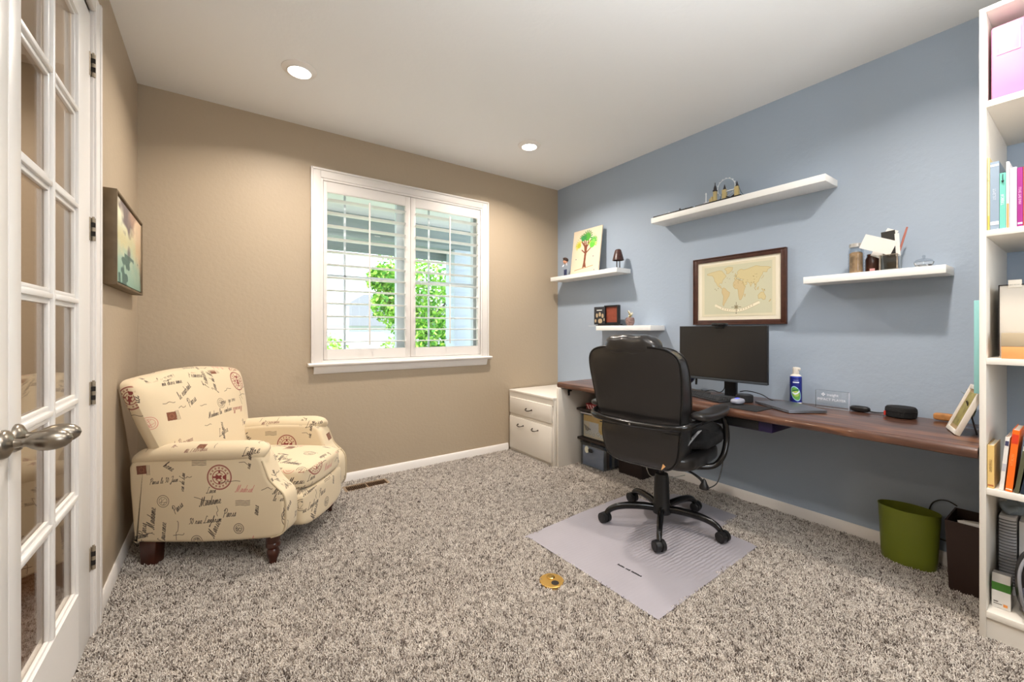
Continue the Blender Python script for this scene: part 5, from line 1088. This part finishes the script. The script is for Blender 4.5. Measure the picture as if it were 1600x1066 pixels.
obj('bookmark', MB().tube([(-.50, -3.2205, z+.235), (-.56, -3.2205, z+.222), (-.588, -3.2205, z+.205), (-.588, -3.2205, z+.18)], .001, 6, 4).prism([(-3.2245, z+.184), (-3.2165, z+.184), (-3.2205, z+.174)], 'x', -.5895, -.5875), M_black, b3)
book(-3.2365, -3.229, z, .252, (236, 236, 238), 'thin white book with a tan lower spine', marks=((0, .37, (196, 150, 96)),))
book(-3.2545, -3.2375, z, .226, (212, 200, 214), 'pale mauve book beside the magenta one', text='', marks=((.05, .065, (240, 240, 245)),))
book(-3.269, -3.2555, z, .221, (150, 40, 124), 'magenta book with a pale spine title', text='LOVE THE RAIN', tcol=(240, 190, 226), tsz=.009, marks=((.04, .07, (240, 210, 235)),))
book(-3.288, -3.270, z, .222, (196, 92, 60), 'orange-red book at the frame edge, beside the magenta one')
z = .598
book(-3.1985, -3.1815, z, .165, (222, 186, 116), 'short sandy yellow paperback upright on the fourth shelf', text='LEARNING', tcol=(150, 120, 70), tsz=.010, marks=((.04, .08, (176, 110, 60)),))
book(-3.222, -3.211, z, .205, (224, 218, 212), 'slim off-white paperback leaning left beside the yellow one', 4.5, text='', marks=((.84, .93, (60, 60, 90)), (.36, .5, (180, 178, 184))))
book(-3.2435, -3.226, z, .236, (240, 108, 26), 'bright orange paperback leaning left', 4.5, text='WORTH', tcol=(255, 160, 80), tsz=.012, marks=((.78, .93, (214, 60, 30)), (.03, .045, (255, 220, 190))))
book(-3.259, -3.248, z, .185, (84, 84, 62), 'dark olive book leaning left beside the orange one', 7, text='', marks=((.88, .98, (210, 208, 200)),))
book(-3.278, -3.262, z, .21, (28, 42, 58), 'navy book with white block title leaning left', 9, text='THE ULTIMATE LEAN', tcol=(232, 238, 244), tsz=.012)
book(-3.298, -3.281, z, .235, (200, 196, 186), 'light grey patterned book leaning left', 12, marks=((.3, .5, (196, 120, 90)), (.6, .7, (110, 140, 150))))
book(-3.32, -3.302, z, .25, (150, 54, 50), 'dark red book at the frame edge, leaning left', 14, marks=((.3, .8, (214, 170, 130)),))
# top bay: pink magazine file, with a dark red binder
pk = thing('pink_binder', 'glossy pink binder with a label pocket on the top bookcase shelf', 'binder', (-.45, -3.25, 2.098))
obj('cover', MB().box(-.56, -.28, -3.275, -3.188, 2.099, 2.392, .008, 3), mat('pink_vinyl', (205, 118, 156), .25, coat=.4), pk)
m = MB()
for q in ((-3.262, -3.258, 2.28, 2.365), (-3.206, -3.202, 2.28, 2.365), (-3.262, -3.202, 2.276, 2.280)): m.box(-.5625, -.5595, *q, .001)
obj('label_pocket', m, mat('clear_pink', (232, 170, 204), .15), pk)
tag(obj('red_binder', MB().box(-.55, -.28, -3.33, -3.279, 2.0985, 2.388, .006), mat('maroon_vinyl', (120, 18, 50), .4)), 'dark red binder beside the pink one, at the frame edge', 'binder')
# middle bay: file box
fb = thing('document_box', 'pale grey document box with dark edging and a top tab', 'box', (-.4, -3.35, 1.102))
obj('box', MB().box(-.52, -.22, -3.48, -3.204, 1.103, 1.385, .003), mat('greige_card', (206, 198, 186), .6), fb)
m = MB()
for q in ((-3.2065, -3.2035, 1.11, 1.387), (-3.478, -3.2035, 1.384, 1.3875)): m.box(-.5225, -.519, *q)
obj('edging', m, M_dark, fb)
obj('tab', MB().box(-.5225, -.515, -3.262, -3.228, 1.375, 1.405, .001), mat('tab_card', (222, 214, 200), .6), fb)
ob = thing('tan_orange_box', 'small box, tan above and orange below, before the document box', 'box', (-.55, -3.3, 1.102))
obj('box', MB().box(-.59, -.525, -3.40, -3.217, 1.103, 1.148, .001), mat('orange_card', (232, 158, 96), .6), ob)
obj('sleeve', MB().box(-.59, -.525, -3.40, -3.217, 1.1485, 1.20, .001), mat('tan_card', (178, 160, 132), .6), ob)
# lowest bay
nb = thing('spiral_notebooks', 'white spiral-bound notebook standing upright behind the bulb box', 'notebook', (-.38, -3.21, .122))
obj('cover', MB().box(-.37, -.16, -3.236, -3.19, .123, .44, .002), mat('notebook_white', (222, 222, 226), .6), nb)
m = MB()
for k in range(22): m.tube([(-.373, -3.213+.022*math.cos(a), .17+k*.0125+.0) if False else (-.37-.012*math.sin(a), -3.213+.023*math.cos(a), .165+k*.0125) for a in np.linspace(0, PI, 7)], .0022, 6, 1)
cl_ = obj('coil', m, mat('coil_grey', (96, 98, 104), .35, .4), nb); cl_['kind'] = 'stuff'
tag(obj('plastic_bag', MB().puff((-.30, -3.222, .465), (.06, .03, .02), 2.4, 8, lambda v: Vector((v.x, v.y+.008*math.sin(v.x*90), v.z+.008*math.sin(v.y*120+v.x*70)))), mat('blue_grey_film', (134, 150, 166), .35)), 'crumpled blue-grey film lying on top of the spiral notebook', 'film')
wf = tag(obj('white_folder', MB().box(-.36, -.15, -3.262, -3.243, .1225, .43, .001), mat('folder_white', (232, 232, 234), .5)), 'white folder standing right of the spiral notebook', 'folder')
bx = thing('bulb_box', 'small white and green light bulb box on the bottom shelf', 'box', (-.5, -3.21, .122))
obj('carton', MB().box(-.535, -.475, -3.236, -3.187, .123, .19, .0006, 1), mat('carton_white', (226, 224, 220), .5), bx)
obj('green_band', MB().box(-.535, -.475, -3.236, -3.187, .1902, .222, .0006, 1), mat('carton_green', (66, 118, 44), .5), bx)
obj('silver_top', MB().prism([(-.535, .2222), (-.475, .2222), (-.48, .248), (-.52, .252)], 'y', -3.236, -3.187, .002), mat('silver_card', (176, 172, 166), .3, .5), bx)
obj('badge', MB().box(-.5362, -.5349, -3.228, -3.217, .133, .143), mat('orange_badge', (222, 140, 60), .5), bx)
obj('fine_print', MB().box(-.5358, -.5349, -3.204, -3.192, .146, .149).box(-.5358, -.5349, -3.214, -3.192, .138, .140), M_dark, bx)
bgb = thing('black_bag', 'black glossy bag with grey trim on the bottom shelf, at the frame edge', 'bag', (-.5, -3.36, .122))
obj('body', MB().puff((-.50, -3.332, .253), (.10, .088, .129), 2.8, 14), mat('black_vinyl', (34, 28, 30), .3), bgb)
obj('trim', MB().tube([(-.592, -3.275, .17), (-.602, -3.265, .24), (-.590, -3.262, .31), (-.56, -3.28, .365), (-.53, -3.32, .388)], .005, 8, 5), mat('grey_trim', (130, 130, 134), .4), bgb)
obj('flap', MB().puff((-.59, -3.315, .235), (.02, .05, .03), 2.6, 8), mat('slate_flap', (86, 84, 98), .4), bgb)

# ------------------------------------------------------------------ waste bins and cables by the right wall
gb = thing('green_waste_bin', 'olive green oval metal waste bin standing under the desk', 'bin', (-.13, -2.86, .01))
M_olive = mat('olive_enamel', (118, 128, 44), .35)
def oval(rx, ry, cx, cy, tiltz): pass
prf = [(.0, .012), (.85, .012), (.87, .016), (.90, .06), (.955, .22), (.962, .225), (.965, .235), (.985, .285), (1.0, .288), (1.0, .294), (.985, .294), (.975, .285), (.95, .22), (.88, .03), (0, .025)]
gbm = MB().lathe([(r, z) for r, z in prf], (0, 0, 0), 40, 'z', .078, .122); gbm.v = [(-.125+x, -2.862+y, z) for x, y, z in gbm.v]
obj('body', gbm, M_olive, gb)
fbz = thing('brown_waste_bin', 'tall tapered dark brown bin of papers beside the bookcase', 'bin', (-.18, -3.09, .01))
def tbox(x0, x1, y0, y1, z0, z1, k):
    cx, cy = (x0+x1)/2, (y0+y1)/2; b = [(cx+(x-cx)*k, cy+(y-cy)*k, z0) for x, y in ((x0, y0), (x1, y0), (x1, y1), (x0, y1))]; t_ = [(x, y, z1) for x, y in ((x0, y0), (x1, y0), (x1, y1), (x0, y1))]; return b, t_
b0, t0 = tbox(-.285, -.055, -3.155, -3.018, .012, .335, .84); b1, t1 = tbox(-.279, -.061, -3.149, -3.024, .02, .335, .84)
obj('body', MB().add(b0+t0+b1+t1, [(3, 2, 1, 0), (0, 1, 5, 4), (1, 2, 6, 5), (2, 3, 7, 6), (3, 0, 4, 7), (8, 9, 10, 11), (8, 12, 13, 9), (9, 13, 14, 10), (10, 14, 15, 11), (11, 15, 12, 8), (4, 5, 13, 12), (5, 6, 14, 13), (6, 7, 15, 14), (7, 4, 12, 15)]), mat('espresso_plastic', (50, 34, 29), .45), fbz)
for k in range(4): tag(obj('paper_sheet', MB().box(-.24+k*.03, -.238+k*.03, -3.14+.004*k, -3.06-.006*k, .05, .335-.006*k, 0, 1, R('X', -3-k*2)), M_paper), ('front white paper sheet in the brown bin', 'second white paper sheet in the brown bin', 'third white paper sheet in the brown bin', 'rearmost white paper sheet in the brown bin')[k], 'paper', 'papers in the brown bin')
cable('bin_cable', 'black cable looping on the wall behind the two waste bins', [(-.012, -3.02, .33), (-.012, -2.985, .345), (-.012, -2.95, .335), (-.012, -2.925, .30), (-.012, -2.915, .22), (-.012, -2.935, .16), (-.012, -2.97, .14), (-.012, -3.02, .15)], .003)
cable('chair_cable', 'black cable hanging from the desk past the office chair arm', [(-.58, -2.15, .7), (-.60, -2.155, .62), (-.62, -2.165, .52), (-.68, -2.185, .42), (-.74, -2.19, .35), (-.79, -2.17, .325)], .0032)
cable('white_cable', 'pale grey cable curving under the seat of the office chair', [(-.55, -1.55, .35), (-.66, -1.66, .27), (-.74, -1.76, .262), (-.78, -1.9, .30), (-.72, -1.98, .33)], .003, mat('grey_cable', (176, 174, 168), .5))
ol = thing('wall_outlet', 'white outlet plate on the blue wall under the desk', 'outlet', (0, -1.68, .39))
obj('plate', MB().box(-.006, -.0005, -1.718, -1.648, .385, .50, .002), M_trim, ol)
obj('socket', MB().box(-.008, -.005, -1.70, -1.666, .452, .487, .002).box(-.008, -.005, -1.70, -1.666, .398, .433, .002), M_white, ol)
